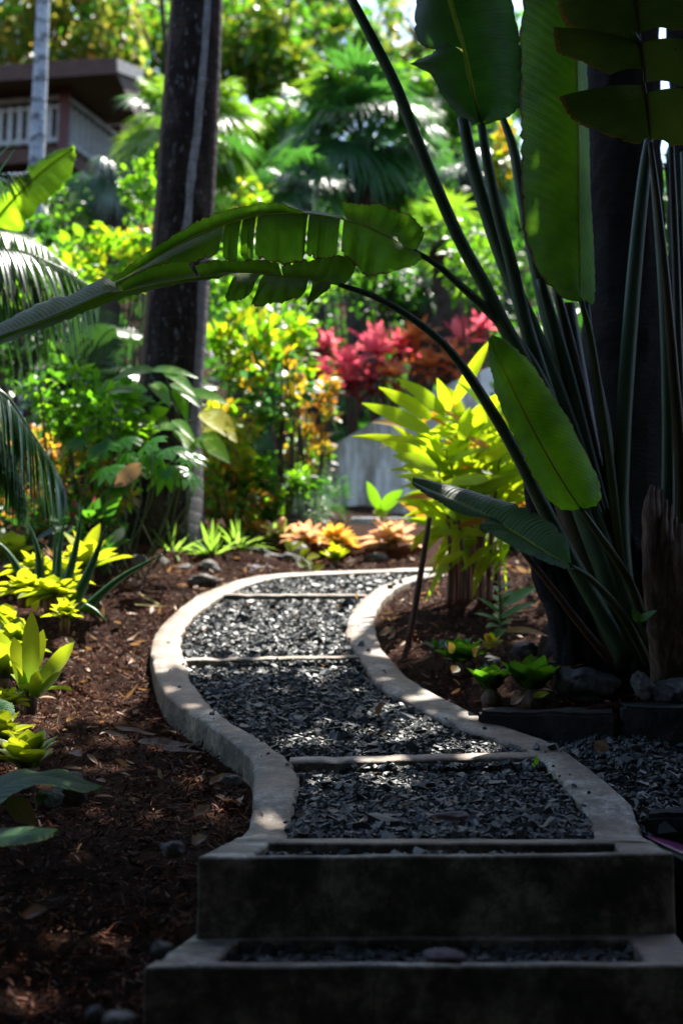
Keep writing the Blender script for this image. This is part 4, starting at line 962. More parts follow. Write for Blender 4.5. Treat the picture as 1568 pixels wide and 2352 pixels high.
for q in (C1 - e01 * .3 + e12 * .3, C1 - e01 * 2.4 + e12 * .3):
    g = Geo(); bar_geo(g, np.array([*q[:2], dk - .29]), np.array([*q[:2], H1(q[0], q[1]) - .2]), .18, .18, up=(0, 1, 0)); mesh_obj('deck_post', g, M['housewood'], house)
g = Geo(); w0, w1 = C0 + e12 * 1.3, C1 + e12 * 1.3 - e01 * .3
back = e12 * 4
hexa_geo(g, [np.array([*c[:2], dk - 3]) for c in (w0, w1, w1 + back, w0 + back)] + [np.array([*c[:2], dk + 2.4]) for c in (w0, w1, w1 + back, w0 + back)]); mesh_obj('wall', g, M['housewood'], house)
R0, R1, R2 = hp(-420, 196, 21.9), hp(262, 152, 21.2), hp(322, 184, 23.4)
R0[2] = R2[2] = R1[2]
R3 = R2 + (R0 - R1)
g = Geo(); top = 1.5; ctr = (R0 + R2) / 2
rise = dn * 1.3
hexa_geo(g, [R0, R1, R2, R3] + [R0 + dn * .1, R1 + dn * .1, R2 + e12 * .0 + dn * .12 + rise * .75, R3 + dn * .12 + rise * .75]); mesh_obj('roof', g, M['roof'], house)
g = Geo(); bar_geo(g, R0 - e12 * .03 + dn * -.02, R1 - e12 * .03 + e01 * .05 + dn * -.02, .05, .3); mesh_obj('fascia', g, M['housewood'], house)
g = Geo(); s0, s1 = R1 + e01 * .04 + dn * .02, R2 + e01 * .04 + dn * .02 + rise * .75; bar_geo(g, s0, s1, .05, .22); mesh_obj('barge_board', g, M['fascia'], house)

# ------------------------------------------------------------------ palms behind
b0 = P(75, 580, 12)
t = thing('grey_palm', 'slim pale grey ringed palm trunk standing before the house', 'palm', (b0[0], 12, H1(b0[0], 12)))
def greybark():
    m, nt, out = newmat('ringed_grey_bark'); tc = N(nt, 'TexCoord'); at = N(nt, 'Attribute', attribute_name='lv'); sp = N(nt, 'SeparateXYZ'); nt.links.new(at.outputs['Vector'], sp.inputs[0])
    nz = noise(nt, 12, 5); ph = mth(nt, 'ADD', mth(nt, 'MULTIPLY', sp.outputs[1], 46.), mth(nt, 'MULTIPLY', nz, 1.6))
    w = mth(nt, 'POWER', mth(nt, 'ADD', mth(nt, 'MULTIPLY', mth(nt, 'SINE', mth(nt, 'MULTIPLY', ph, 6.2832)), .5), .5), 6.)
    col = ramp(nt, nz, [(.3, (.17, .19, .22)), (.6, (.33, .36, .4))]); col = mix(nt, mth(nt, 'MULTIPLY', w, .8), col, (.05, .055, .07))
    pb = N(nt, 'BsdfPrincipled'); pb.inputs['Roughness'].default_value = .75; nt.links.new(col, pb.inputs['Base Color']); nt.links.new(bump(nt, w, .8, -.02), pb.inputs['Normal'])
    nt.links.new(pb.outputs[0], out.inputs['Surface']); return m
M['greybark'] = greybark()
g = Geo(); ptube(g, [(66, 1000, 12, 48), (72, 700, 12, 44), (78, 540, 12, 41), (88, 300, 12, 37), (100, 0, 12, 33), (112, -250, 12, 30), (125, -1000, 12, 28)], 90, 16, 0, .008); mesh_obj('trunk', g, M['greybark'], t)
for k in range(7):
    a = k * .9; c = P(125, -1000, 12); e = c + np.array([math.cos(a) * 1.5, math.sin(a) * 1.5, .3]); g = Geo()
    feather(g, [c, (c + e) / 2 + np.array([0, 0, .6]), e], .4, 30, w=.04); mesh_obj('frond', g, M['pinnate'], t)

# big dark trunk in the middle ground
def bigbark():
    m, nt, out = newmat('speckled_palm_bark'); tc = N(nt, 'TexCoord'); at = N(nt, 'Attribute', attribute_name='lv'); sp = N(nt, 'SeparateXYZ'); nt.links.new(at.outputs['Vector'], sp.inputs[0])
    mp = N(nt, 'Mapping'); mp.inputs['Scale'].default_value = (1, 1, .35); nt.links.new(tc.outputs['Object'], mp.inputs[0])
    a = noise(nt, 9, 7, mp.outputs[0], .7); col = ramp(nt, a, [(.34, (.006, .004, .0035)), (.52, (.022, .015, .012)), (.68, (.055, .04, .033))])
    sp2 = noise(nt, 34, 3, mp.outputs[0], .6); col = mix(nt, mth(nt, 'MULTIPLY', ramp(nt, sp2, [(.6, (0, 0, 0)), (.68, (1, 1, 1))]), .6), col, (.2, .2, .22))
    # pale lichen run down the front and a brown flank on the left
    u = sp.outputs[0]; wig = mth(nt, 'MULTIPLY', mth(nt, 'SUBTRACT', noise(nt, 3.5, 5, mp.outputs[0]), .5), .06)
    lean = mth(nt, 'MULTIPLY', mth(nt, 'SUBTRACT', sp.outputs[1], .62), .14)
    dx = mth(nt, 'ABSOLUTE', mth(nt, 'SUBTRACT', mth(nt, 'SUBTRACT', mth(nt, 'ADD', u, wig), lean), .555))
    run = mth(nt, 'MULTIPLY', mth(nt, 'LESS_THAN', dx, .022), mth(nt, 'GREATER_THAN', sp.outputs[1], .48))
    col = mix(nt, mth(nt, 'MULTIPLY', run, .85), col, ramp(nt, sp2, [(.3, (.2, .2, .21)), (.6, (.36, .36, .39))]))
    edge = mth(nt, 'MULTIPLY', mth(nt, 'LESS_THAN', mth(nt, 'ABSOLUTE', mth(nt, 'SUBTRACT', mth(nt, 'ADD', u, wig), .69)), .055), mth(nt, 'LESS_THAN', sp.outputs[1], .55))
    col = mix(nt, mth(nt, 'MULTIPLY', edge, .7), col, (.17, .16, .165))
    lf = mth(nt, 'LESS_THAN', mth(nt, 'ABSOLUTE', mth(nt, 'SUBTRACT', mth(nt, 'ADD', u, wig), .305)), .055)
    col = mix(nt, mth(nt, 'MULTIPLY', lf, .7), col, (.11, .065, .045))
    ring = mth(nt, 'POWER', mth(nt, 'ADD', mth(nt, 'MULTIPLY', mth(nt, 'SINE', mth(nt, 'ADD', mth(nt, 'MULTIPLY', sp.outputs[1], 330.), mth(nt, 'MULTIPLY', a, 9.))), .5), .5), 5.)
    col = mix(nt, mth(nt, 'MULTIPLY', ring, .1), col, (.006, .005, .005))
    pb = N(nt, 'BsdfPrincipled'); pb.inputs['Roughness'].default_value = .9; pb.inputs['Specular IOR Level'].default_value = .12; nt.links.new(col, pb.inputs['Base Color'])
    nt.links.new(bump(nt, mth(nt, 'ADD', a, mth(nt, 'MULTIPLY', ring, -.1)), 1., .03), pb.inputs['Normal']); nt.links.new(pb.outputs[0], out.inputs['Surface']); return m
M['bigbark'] = bigbark()
b0 = P(355, 1255, 8.7)
t = thing('coconut_palm', 'massive dark speckled palm trunk leaning right in the middle of the garden', 'palm', (b0[0], 8.7, H1(b0[0], 8.7)))
g = Geo()
rows = cr([(348, 1300, 8.7, 232), (355, 1250, 8.7, 225), (366, 1150, 8.7, 200), (382, 1000, 8.7, 165), (394, 880, 8.7, 148), (408, 680, 8.7, 146), (424, 480, 8.7, 144), (438, 250, 8.7, 138), (452, 0, 8.7, 126), (462, -250, 8.7, 118), (470, -800, 8.7, 108), (476, -1700, 8.7, 100)], 120)
cpts = np.array([P(a, b, c) for a, b, c, w in rows]); n_, sd_ = len(cpts), 36
ang = np.linspace(0, 2 * np.pi, sd_, endpoint=False); V = []; A = []
for i in range(n_):
    r = rows[i, 3] * .5 * mpx(8.7); f = i / (n_ - 1) * 2.1
    nn = np.array([mnoise.noise(Vector((math.cos(q) * 1.5, math.sin(q) * 1.5, i * .12))) for q in ang])
    rr = r * (1 + .035 * nn + (.10 * np.maximum(0, np.sin(ang * 7)) * max(0, 1 - f * 5)))
    V.append(cpts[i] + np.stack([-np.sin(ang) * rr, np.cos(ang) * rr, 0 * ang], 1)); A.append(np.stack([ang / 6.2832, np.full(sd_, f), 0 * ang], 1))
k = np.arange(sd_); k2 = (k + 1) % sd_
g.add(np.vstack(V), np.vstack([np.stack([i * sd_ + k, i * sd_ + k2, (i + 1) * sd_ + k2, (i + 1) * sd_ + k], 1) for i in range(n_ - 1)]), None, np.vstack(A))
mesh_obj('trunk', g, M['bigbark'], t)
for k in range(9):
    a = k * .7; c = P(476, -1700, 8.7); e = c + np.array([math.cos(a) * 2.2, abs(math.sin(a)) * 1.6, .2]); g = Geo()
    feather(g, [c, (c + e) / 2 + np.array([0, 0, .8]), e], .6, 40, w=.05); mesh_obj('frond', g, M['pinnate'], t)

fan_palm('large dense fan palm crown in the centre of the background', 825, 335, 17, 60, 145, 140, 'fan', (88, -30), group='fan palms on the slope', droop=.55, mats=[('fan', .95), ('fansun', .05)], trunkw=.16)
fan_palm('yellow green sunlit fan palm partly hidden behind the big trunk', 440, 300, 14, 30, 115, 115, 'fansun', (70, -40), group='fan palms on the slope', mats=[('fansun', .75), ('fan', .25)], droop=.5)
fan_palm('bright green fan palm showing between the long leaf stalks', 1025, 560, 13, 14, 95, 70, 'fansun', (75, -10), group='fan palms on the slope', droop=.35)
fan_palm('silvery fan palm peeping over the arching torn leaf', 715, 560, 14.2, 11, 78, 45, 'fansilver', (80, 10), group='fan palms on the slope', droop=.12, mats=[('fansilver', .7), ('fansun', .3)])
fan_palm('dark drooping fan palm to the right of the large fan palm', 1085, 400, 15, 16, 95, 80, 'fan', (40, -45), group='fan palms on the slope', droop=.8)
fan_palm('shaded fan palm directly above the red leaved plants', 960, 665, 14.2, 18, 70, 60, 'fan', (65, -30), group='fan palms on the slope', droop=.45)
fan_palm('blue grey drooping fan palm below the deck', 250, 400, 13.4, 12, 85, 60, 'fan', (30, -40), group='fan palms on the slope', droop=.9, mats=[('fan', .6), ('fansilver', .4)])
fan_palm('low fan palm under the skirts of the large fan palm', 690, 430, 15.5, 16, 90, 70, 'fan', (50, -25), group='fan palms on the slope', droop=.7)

# feather palms at the left edge
b0 = P(-170, 1300, 6.4)
t = thing('feather_palm', 'arching feather palm with white sheen reaching in from the left edge', 'palm', (b0[0], 6.4, H1(b0[0], 6.4)), 'feather palms at the left edge')
for pts, L, m, hang, dr in (([(-150, 700, 6.3), (-70, 590, 6.3), (30, 575, 6.3), (120, 605, 6.35), (215, 660, 6.4)], .46, 'pinnate', .75, .95),
                     ([(-160, 640, 6.6), (-80, 530, 6.6), (20, 530, 6.6), (90, 560, 6.6), (170, 625, 6.6)], .3, 'pinnatesun', .45, .7),
                     ([(-160, 560, 6.8), (-80, 440, 6.9), (-10, 405, 7), (60, 395, 7)], .3, 'pinnate', .3, .5)):
    g = Geo(); feather(g, pp(pts), L, 46, True, dr, .028, hang, .011); mesh_obj('frond', g, M[m], t)
g = Geo(); ptube(g, [(-170, 1350, 6.4, 40), (-165, 1000, 6.4, 34), (-155, 680, 6.4, 26)], 16, 9, 0, .05); mesh_obj('trunk', g, M['bark'], t)
b0 = P(-200, 1350, 5.6)
t = thing('feather_palm', 'dark blue green drooping frond hanging over the aloe at the left edge', 'palm', (b0[0], 5.6, H1(b0[0], 5.6)), 'feather palms at the left edge')
for pts, L, m, hang, dr in (([(-150, 960, 5.6), (-60, 885, 5.6), (10, 905, 5.6), (70, 990, 5.6), (125, 1075, 5.62), (150, 1130, 5.62)], .33, 'pinnate', .85, .7),
                            ([(-160, 1000, 5.7), (-80, 930, 5.7), (-20, 960, 5.7), (30, 1060, 5.7), (60, 1150, 5.7)], .3, 'pinnate', .8, .7)):
    g = Geo(); feather(g, pp(pts), L, 50, True, dr, .026, hang, .011); mesh_obj('frond', g, M[m], t)
g = Geo(); ptube(g, [(-200, 1400, 5.6, 40), (-190, 1150, 5.6, 34), (-150, 950, 5.6, 22)], 16, 9, 0, .05); mesh_obj('trunk', g, M['bark'], t)
b0 = P(190, 1120, 9.6)
t = thing('cycad', 'dark feathery cycad in the shade left of the big trunk', 'plant', (b0[0], 9.6, H1(b0[0], 9.6)))
for pts in ([(190, 1000, 9.6), (200, 850, 9.5), (250, 760, 9.4), (330, 770, 9.3)], [(190, 1000, 9.6), (230, 900, 9.4), (290, 850, 9.2), (350, 870, 9.1)], [(190, 1000, 9.6), (170, 880, 9.5), (120, 800, 9.4), (50, 800, 9.3)], [(190, 1000, 9.6), (215, 800, 9.8), (225, 700, 9.8), (260, 650, 9.8)], [(190, 1000, 9.6), (150, 920, 9.3), (100, 900, 9.2), (40, 930, 9.1)]):
    g = Geo(); feather(g, pp(pts), .42, 60, True, .35, .022, .15, .012); mesh_obj('frond', g, M['pinnate'], t)

# banana leaf at the left
b0 = P(-90, 1150, 7.4)
t = thing('banana_plant', 'glowing lime green banana leaf slanting up at the left edge', 'plant', (b0[0], 7.4, H1(b0[0], 7.4)))
m8 = pp([(-75, 575, 7.3), (-20, 520, 7.25), (40, 450, 7.2), (110, 385, 7.15), (173, 340, 7.1)])
g = Geo(); patch(g, m8, pp([(-60, 590, 7.3), (20, 535, 7.26), (46, 530, 7.24), (90, 478, 7.2), (135, 440, 7.17), (170, 385, 7.12), (174, 343, 7.1)]), n=60, m=6, bulge=(0, -.015, 0), ripple=.01)
patch(g, m8, pp([(-90, 540, 7.31), (-30, 470, 7.27), (10, 435, 7.24), (55, 392, 7.19), (118, 352, 7.14), (168, 334, 7.12)]), n=60, m=6, side=-1, bulge=(0, -.02, .0), ripple=.006)
lf = mesh_obj('leaf', g, M['lime'], t)
g = Geo(); tube_geo(g, m8 if False else cr(m8, 24) + np.array([0, -.006, 0]), np.linspace(.014, .004, 24), 6); mesh_obj('midrib', g, M['rib'], lf)
g = Geo(); ptube(g, [(-90, 1300, 7.4, 50), (-100, 900, 7.4, 40), (-75, 575, 7.3, 16)], 16, 9); mesh_obj('stem', g, M['petiole'], t)
g = Geo()
for a, b, w in (((-60, 480, 6.9), (40, 335, 6.7), 16), ((-60, 420, 6.9), (58, 296, 6.7), 12), ((-50, 455, 6.8), (55, 432, 6.7), 10)):
    pleaf(g, a, b, w, 'sword')
mesh_obj('young_leaf', g, M['g_mid'], t)
# ------------------------------------------------------------------ stairs and side wall at the back
M['wallc'] = solid('weathered_grey_wall', [(.12, .10, .06), (.34, .33, .3), (.72, .75, .78), (.82, .84, .87)], 3.2, .75, .4, 30, .01, detail=7, stretch=(1.9, 1, .35))
b0 = P(880, 1160, 12)
g = Geo(); wp = [(640, 1230), (690, 1062), (740, 1030), (785, 1010), (862, 964), (960, 912), (1060, 868), (1160, 830), (1160, 1230)]
F_ = pp(wp, 12.0); B_ = F_ + np.array([0, .22, 0]); n = len(wp)
bm = bmesh.new(); fv = [bm.verts.new(p) for p in F_]; bv = [bm.verts.new(p) for p in B_]
bm.faces.new(fv); bm.faces.new(bv[::-1])
for k in range(n): bm.faces.new((fv[k], bv[k], bv[(k + 1) % n], fv[(k + 1) % n]))
bmesh.ops.recalc_face_normals(bm, faces=bm.faces); bmesh.ops.bevel(bm, geom=list(bm.edges), offset=.012, segments=2, affect='EDGES')
me = bpy.data.meshes.new('garden_wall'); bm.to_mesh(me); bm.free(); me.materials.append(M['wallc'])
o = bpy.data.objects.new('garden_wall', me); sc.collection.objects.link(o); tag(o, 'pale grey stained concrete wall with sloping top behind the yellow green ginger', 'wall')
st = bpy.data.objects.new('steps', None); sc.collection.objects.link(st); tag(st, 'concrete steps climbing in front of the grey wall', 'steps', kind='structure')
for (y, Y, xa, xb, dep) in ((1256, 8.9, 770, 1150, .5), (1221, 9.6, 800, 1150, .6), (1188, 10.3, 805, 1180, .7), (1149, 11.1, 880, 1200, .7)):
    a = P(xa, y, Y); b = P(xb, y, Y); g = Geo(); box_geo(g, (a[0], Y, a[2] - .75), (b[0], Y + dep, a[2])); o = mesh_obj('step', g, M['wallc'], st, smooth=False)
    bv_ = o.modifiers.new('bevel', 'BEVEL'); bv_.width = .015; bv_.segments = 2
    # weld the box so the bevel can work
    bm = bmesh.new(); bm.from_mesh(o.data); bmesh.ops.remove_doubles(bm, verts=bm.verts, dist=1e-5); bm.to_mesh(o.data); bm.free()

# ------------------------------------------------------------------ black stone blocks edging the right bed
def block(label, xa, xb, ytop, ybot, Y0, Y1, dep):
    A, B = P(xa, ytop, Y0), P(xb, ytop + 2, Y1); A2, B2 = P(xa, ybot, Y0), P(xb, ybot, Y1)
    bm = bmesh.new(); d = np.array([0.02, dep, .02]); z = np.array([0, 0, .12])
    vs = [bm.verts.new(p) for p in (A2 - z, B2 - z, B2 - z + d, A2 - z + d, A, B, B + d, A + d)]
    for f in ((0, 3, 2, 1), (4, 5, 6, 7), (0, 1, 5, 4), (1, 2, 6, 5), (2, 3, 7, 6), (3, 0, 4, 7)): bm.faces.new([vs[i] for i in f])
    bmesh.ops.bevel(bm, geom=list(bm.edges), offset=.012, segments=2, affect='EDGES')
    bmesh.ops.subdivide_edges(bm, edges=[e for e in bm.edges if e.calc_length() > .05], cuts=14, use_grid_fill=True)
    o_ = Vector((random.random() * 9, 0, 0))
    for v in bm.verts:
        v.co += Vector((mnoise.noise(v.co * 7 + o_), mnoise.noise(v.co * 8 + o_ * 2), mnoise.noise(v.co * 6 + o_ * 3))) * .012 + Vector((0, mnoise.noise(v.co * 25), mnoise.noise(v.co * 23))) * .004
    me = bpy.data.meshes.new('stone_block'); bm.to_mesh(me); bm.free(); me.materials.append(M['block'])
    o = bpy.data.objects.new('stone_block', me); sc.collection.objects.link(o); tag(o, label, 'block', 'black blocks edging the right bed')
block('long black stone block edging the bed right of the concrete kerb', 1098, 1418, 1636, 1722, 4.78, 4.6, .14)
block('black stone block at the right frame edge under the rounded boulder', 1428, 1720, 1622, 1728, 4.6, 4.5, .2)
block('short dark block with a brown top edge beside the lower right kerb end', 1478, 1700, 1872, 1990, 3.62, 3.55, .05)
# ------------------------------------------------------------------ rocks
RG = 'rocks along the upper edge of the bed'
for a in (('rounded brownish rock behind the dry grass tuft', 372, 1310, 8.1, 85, 62, 'rock'), ('dark rock just right of the dry grass tuft', 425, 1318, 8.0, 60, 44, 'rock'),
          ('greyish split rock below the left spiky grass', 478, 1314, 8.0, 62, 52, 'rock'), ('low black rock beside the kerb bend', 470, 1336, 7.6, 80, 36, 'rock'),
          ('small dark rock between the two spiky clumps', 528, 1302, 8.3, 46, 36, 'rock'), ('flat plum grey rock lying on the kerb corner', 590, 1312, 8.15, 84, 30, 'plumrock'),
          ('ridged brown rock in the middle of the rock row', 625, 1290, 8.4, 66, 50, 'rock'), ('brown rock behind the plum grey one', 590, 1276, 8.6, 64, 40, 'rock'),
          ('brown rock right of the ridged rock', 668, 1290, 8.4, 56, 46, 'rock'), ('pale grey stone under the yellow green vine leaves', 680, 1268, 8.6, 60, 50, 'palerock'),
          ('small beige stone near the top end of the path', 808, 1297, 8.5, 44, 26, 'palerock'), ('dark rock under the pink bromeliad by the steps', 880, 1262, 8.8, 90, 40, 'rock'),
          ('smooth grey brown rock left of the ginger canes', 868, 1285, 8.5, 66, 34, 'rock')):
    rock('rock', a[0], *a[1:6], mat=a[6], group=RG)
rock('rock', 'small brown rock under the aloe leaves', 214, 1384, 6.6, 46, 38)
rock('rock', 'grey stone behind the yellow bromeliad', 320, 1290, 7.2, 40, 34)
rock('boulder', 'angular black boulder with a pale sloping face in the right bed', 1350, 1572, 4.95, 150, 86, 'blackrock', 'boulder', ang=.7, rot=-.25)
rock('boulder', 'upright grey stone between the black boulder and the round one', 1480, 1580, 4.8, 56, 74, 'rock', 'boulder', ang=.5, rot=.2)
rock('boulder', 'rounded dark boulder at the right edge of the frame', 1552, 1592, 4.75, 110, 74, 'blackrock', 'boulder', ang=.2)
rock('rock', 'dark mossy rock at left under the wavy green leaf', 160, 1815, 3.62, 86, 84, 'rock')
rock('rock', 'brown rock beside the dry leaf at the left', 112, 1838, 3.5, 70, 50, 'rock')
rock('rock', 'flat plum coloured stone lying on the near gravel', 1036, 1874, 3.5, 84, 22, 'plumrock')
rock('rock', 'low plum coloured stone in the gravel of the lowest step', 1018, 2198, 2.66, 100, 34, 'plumrock')
rock('rock', 'reddish brown pebble at the foot of the left kerb', 532, 1790, 3.85, 46, 30, 'rock')
rock('rock', 'dark stone in the bark left of the upper step', 395, 1950, 3.05, 60, 40, 'rock')
rock('rock', 'grey stone in the bark left of the lower step', 370, 2180, 2.55, 50, 44, 'rock')
rock('rock', 'flat pale brown stone at the bottom left', 270, 2338, 2.2, 80, 28, 'palerock')
rock('rock', 'brown stone at the bottom edge left of the flat pale one', 216, 2330, 2.2, 40, 40, 'rock')
rock('rock', 'small round rock beside the grey green succulent', 1205, 1492, 5.6, 62, 40)
rock('rock', 'small rock between the orange tinged and dark rosettes', 1128, 1520, 5.45, 46, 34)

# ------------------------------------------------------------------ background shrubs
def S(label, *a, **k): return shrub(label, k.get('name', 'shrub').split('_')[-1], *a, **k)
G1 = 'leafy shrubs on the slope'
S('dense mid green shrub with small glinting leaves below the deck', 165, 500, 13.5, 75, 85, 620, 20, 'g_mid', mats=[('g_mid', .75), ('g_bright', .26)], group=G1)
S('tall bright green shrub against the left side of the big trunk', 335, 440, 11.5, 46, 70, 300, 24, 'g_bright', mats=[('g_bright', .7), ('g_mid', .31)], group=G1)
S('lush yellow green shrub with broad leaves left of the big trunk', 255, 600, 10.2, 105, 62, 420, 38, 'g_bright', mats=[('g_bright', .7), ('g_yellow', .31)], group=G1, per=8)
S('bright shrub behind the white glinting palm fronds at left', 70, 640, 9.5, 130, 60, 380, 32, 'g_bright', mats=[('g_bright', .8), ('g_yellow', .21)], group=G1)
S('green shrub with orange flecks close left of the trunk', 330, 560, 10.6, 46, 46, 240, 24, 'g_croton', mats=[('g_mid', .7), ('g_croton', .31)], group=G1)
S('sunlit green shrub just right of the big trunk under the torn leaf', 540, 650, 11.5, 75, 95, 560, 26, 'g_bright', mats=[('g_mid', .45), ('g_bright', .56)], group=G1)
S('green shrub beneath the hanging torn leaf segments', 660, 700, 12.2, 90, 70, 480, 24, 'g_mid', mats=[('g_mid', .6), ('g_bright', .41)], group=G1)
S('yellow green shrub with upright leafy shoots right of the big trunk', 560, 800, 10, 85, 85, 460, 36, 'g_bright', mats=[('g_bright', .55), ('g_yellow', .35), ('g_mid', .11)], group=G1, up=.8, per=9)
S('lime shrub with broad leaves in front of the red leaved plants', 660, 790, 10.4, 62, 60, 300, 34, 'g_bright', mats=[('g_bright', .6), ('g_yellow', .41)], group=G1, per=8)
S('bluish green leaved sapling with a thin dark stem in the centre', 640, 900, 9.4, 68, 72, 260, 40, 'g_blueish', mats=[('g_blueish', .5), ('g_bright', .3), ('g_croton', .21)], nst=3, name='sapling', group=G1, per=7)
S('copper and green leaved shrub between the sapling and the wall', 718, 935, 10.6, 52, 70, 360, 26, 'g_croton', mats=[('g_croton', .55), ('g_rust', .3), ('g_mid', .16)], group=G1)
S('copper and green shrub covering the mossy left end of the wall', 712, 1045, 11.2, 46, 62, 420, 26, 'g_croton', mats=[('g_croton', .4), ('g_mid', .61)], group=G1)
S('broad leaved glossy green bush in front of the left side of the trunk', 255, 955, 8.3, 80, 60, 260, 50, 'lobed', mats=[('lobed', .6), ('g_bright', .41)], group=G1, per=6)
S('low leafy bush filling the ground at the left of the trunk foot', 180, 1190, 8.0, 85, 48, 420, 30, 'g_mid', mats=[('g_mid', .5), ('g_bright', .3), ('g_croton', .21)], group=G1)
S('low dark bush behind the top of the yellow bromeliads at the left edge', 50, 1200, 8.0, 95, 52, 380, 32, 'g_dark', mats=[('g_dark', .6), ('g_mid', .25), ('g_rust', .16)], group=G1)
S('leafy bush low between the trunk and the sapling', 545, 1170, 9.3, 70, 50, 380, 28, 'g_mid', mats=[('g_mid', .5), ('g_bright', .4), ('g_rust', .11)], group=G1)
S('yellow and green shrub right beside the foot of the big trunk', 545, 1010, 9.2, 76, 80, 420, 32, 'g_yellow', mats=[('g_yellow', .6), ('g_bright', .2), ('g_croton', .21)], group=G1)
S('low green shrub with pinkish dead leaves behind the spiky grass', 530, 1130, 9.1, 80, 65, 420, 24, 'g_croton', mats=[('g_croton', .4), ('g_bright', .4), ('g_rust', .21)], group=G1)
S('spreading green shrub in front of the mossy wall end', 645, 1100, 9.3, 62, 46, 300, 28, 'g_bright', mats=[('g_bright', .55), ('g_mid', .46)], group=G1)
S('glinting dark leaved bush left of the trunk with a stiff upright stem', 135, 900, 7.8, 80, 72, 250, 34, 'g_mid', mats=[('g_mid', .55), ('g_bright', .46)], group=G1, nst=3, per=7)
S('orange and yellow croton shrub at the far left', 60, 1075, 8.6, 110, 85, 520, 24, 'g_croton', mats=[('g_rust', .35), ('g_croton', .4), ('g_yellow', .26)], group=G1)
S('low bush of yellow green and orange leaves left of the trunk foot', 215, 1100, 8.0, 95, 75, 460, 28, 'g_croton', mats=[('g_bright', .5), ('g_croton', .36), ('g_rust', .15)], group=G1)
S('leafy green bush high against the left side of the trunk', 230, 980, 7.9, 105, 45, 330, 32, 'g_bright', mats=[('g_bright', .6), ('g_mid', .41)], group=G1)
S('dark dense bush in the shade behind the feather palm', 80, 780, 9.8, 120, 80, 500, 30, 'g_dark', group=G1)
S('vivid green shrub seen between the long stalks', 1090, 600, 12, 60, 95, 420, 26, 'g_bright', mats=[('g_bright', .6), ('g_mid', .41)], group=G1)
S('yellow leaved shrub glimpsed between the upper stalks', 1150, 360, 14.5, 34, 70, 220, 28, 'g_yellow', mats=[('g_yellow', .6), ('g_croton', .41)], group=G1)
S('dark green bush above the pink leaved plants', 880, 690, 13.8, 90, 50, 420, 26, 'g_dark', mats=[('g_dark', .6), ('g_mid', .41)], group=G1)
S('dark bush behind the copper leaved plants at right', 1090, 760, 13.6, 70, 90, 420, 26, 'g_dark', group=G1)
S('green shrub on the slope left of the central fan palm', 560, 480, 13.5, 60, 60, 380, 24, 'g_yellow', mats=[('g_yellow', .4), ('g_bright', .61)], group=G1)
S('shaded green shrub under the large fan palm', 820, 600, 13.4, 110, 60, 520, 26, 'g_mid', mats=[('g_mid', .6), ('g_dark', .2), ('g_bright', .21)], group=G1)
S('dark shrub tucked under the wall plants on the right', 1180, 980, 9.5, 60, 110, 420, 30, 'g_dark', group=G1)
S('bush of shiny green leaves at the base of the grey palm', 60, 560, 11.6, 60, 60, 300, 26, 'g_dark', mats=[('g_dark', .5), ('g_mid', .51)], group=G1)
S('shrub of large dark leaves with reddish undersides behind the aloe', 190, 1225, 7.3, 75, 44, 70, 66, 'g_dark', mats=[('g_dark', .7), ('corddark', .1), ('g_mid', .21)], wr=.4, group=G1, per=5, name='croton_shrub')
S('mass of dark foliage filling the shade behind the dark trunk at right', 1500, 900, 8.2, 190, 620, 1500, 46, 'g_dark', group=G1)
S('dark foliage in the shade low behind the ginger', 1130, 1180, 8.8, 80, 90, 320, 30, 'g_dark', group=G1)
S('mossy feathery fern in front of the wall end', 748, 1135, 10.4, 50, 52, 700, 22, 'fan', wr=.16, prof='sword', name='fern', group='ferns by the wall', nst=0, up=.6)
S('grey green fern by the bottom step', 715, 1170, 10.0, 40, 40, 420, 20, 'fansilver', wr=.16, prof='sword', name='fern', group='ferns by the wall', nst=0, up=.6)
# stem of the sapling
# ------------------------------------------------------------------ deep lobed leaves in front of the trunk (papaya like)
b0 = P(300, 1180, 7.6)
t = thing('lobed_leaf_plant', 'plant with deeply lobed shiny green leaves in front of the trunk foot', 'plant', (b0[0], 7.6, H1(b0[0], 7.6)))
gs = Geo()
for k, (x, y, r) in enumerate(((175, 1010, 34), (232, 1022, 40), (290, 1008, 38), (345, 1016, 42), (400, 1030, 40), (438, 1048, 34), (255, 1075, 46), (320, 1072, 44), (385, 1080, 46), (430, 1085, 40), (200, 1060, 34), (350, 1045, 36), (270, 1120, 36), (300, 1045, 36))):
    Yk = 7.5 + .12 * rng.normal(); h = P(x, y, Yk); a = np.radians(np.linspace(-135, 135, 9)) + rng.normal(size=9) * .08
    yaw = rng.uniform(-.8, .8); d0 = nrm(np.array([math.sin(yaw) * .9, -.75, -.12])); up = nrm(np.array([rng.normal() * .4, -.75 + .35 * rng.normal(), .8])); s = nrm(np.cross(d0, up)); d0 = np.cross(up, s)
    dd = np.cos(a)[:, None] * d0 + np.sin(a)[:, None] * s
    g = Geo(); L = r * mpx(7.5) * (.65 + .35 * np.cos(a * .55)) * 1.4
    leaves(g, np.repeat([h], 9, 0), dd, np.repeat([up], 9, 0), L, L * .42, .3, .12, 'lance', 5, rng.random()); mesh_obj('leaf', g, M['lobed'], t)
    tube_geo(gs, cr([np.array([b0[0] + .08 * rng.normal(), 7.7, H1(b0[0], 7.7)]), h + np.array([.0, .05, -.25]), h], 9), .005, 5)
mesh_obj('stem', gs, M['stem'], t)
g = Geo(); pleaf(g, (325, 1065, 7.35), (262, 1120, 7.3), 40, 'oval', nv=(.3, -.9, .3), wave=.08); mesh_obj('dead_leaf', g, M['dryleaf'], t, label='curled pale brown dead leaf')
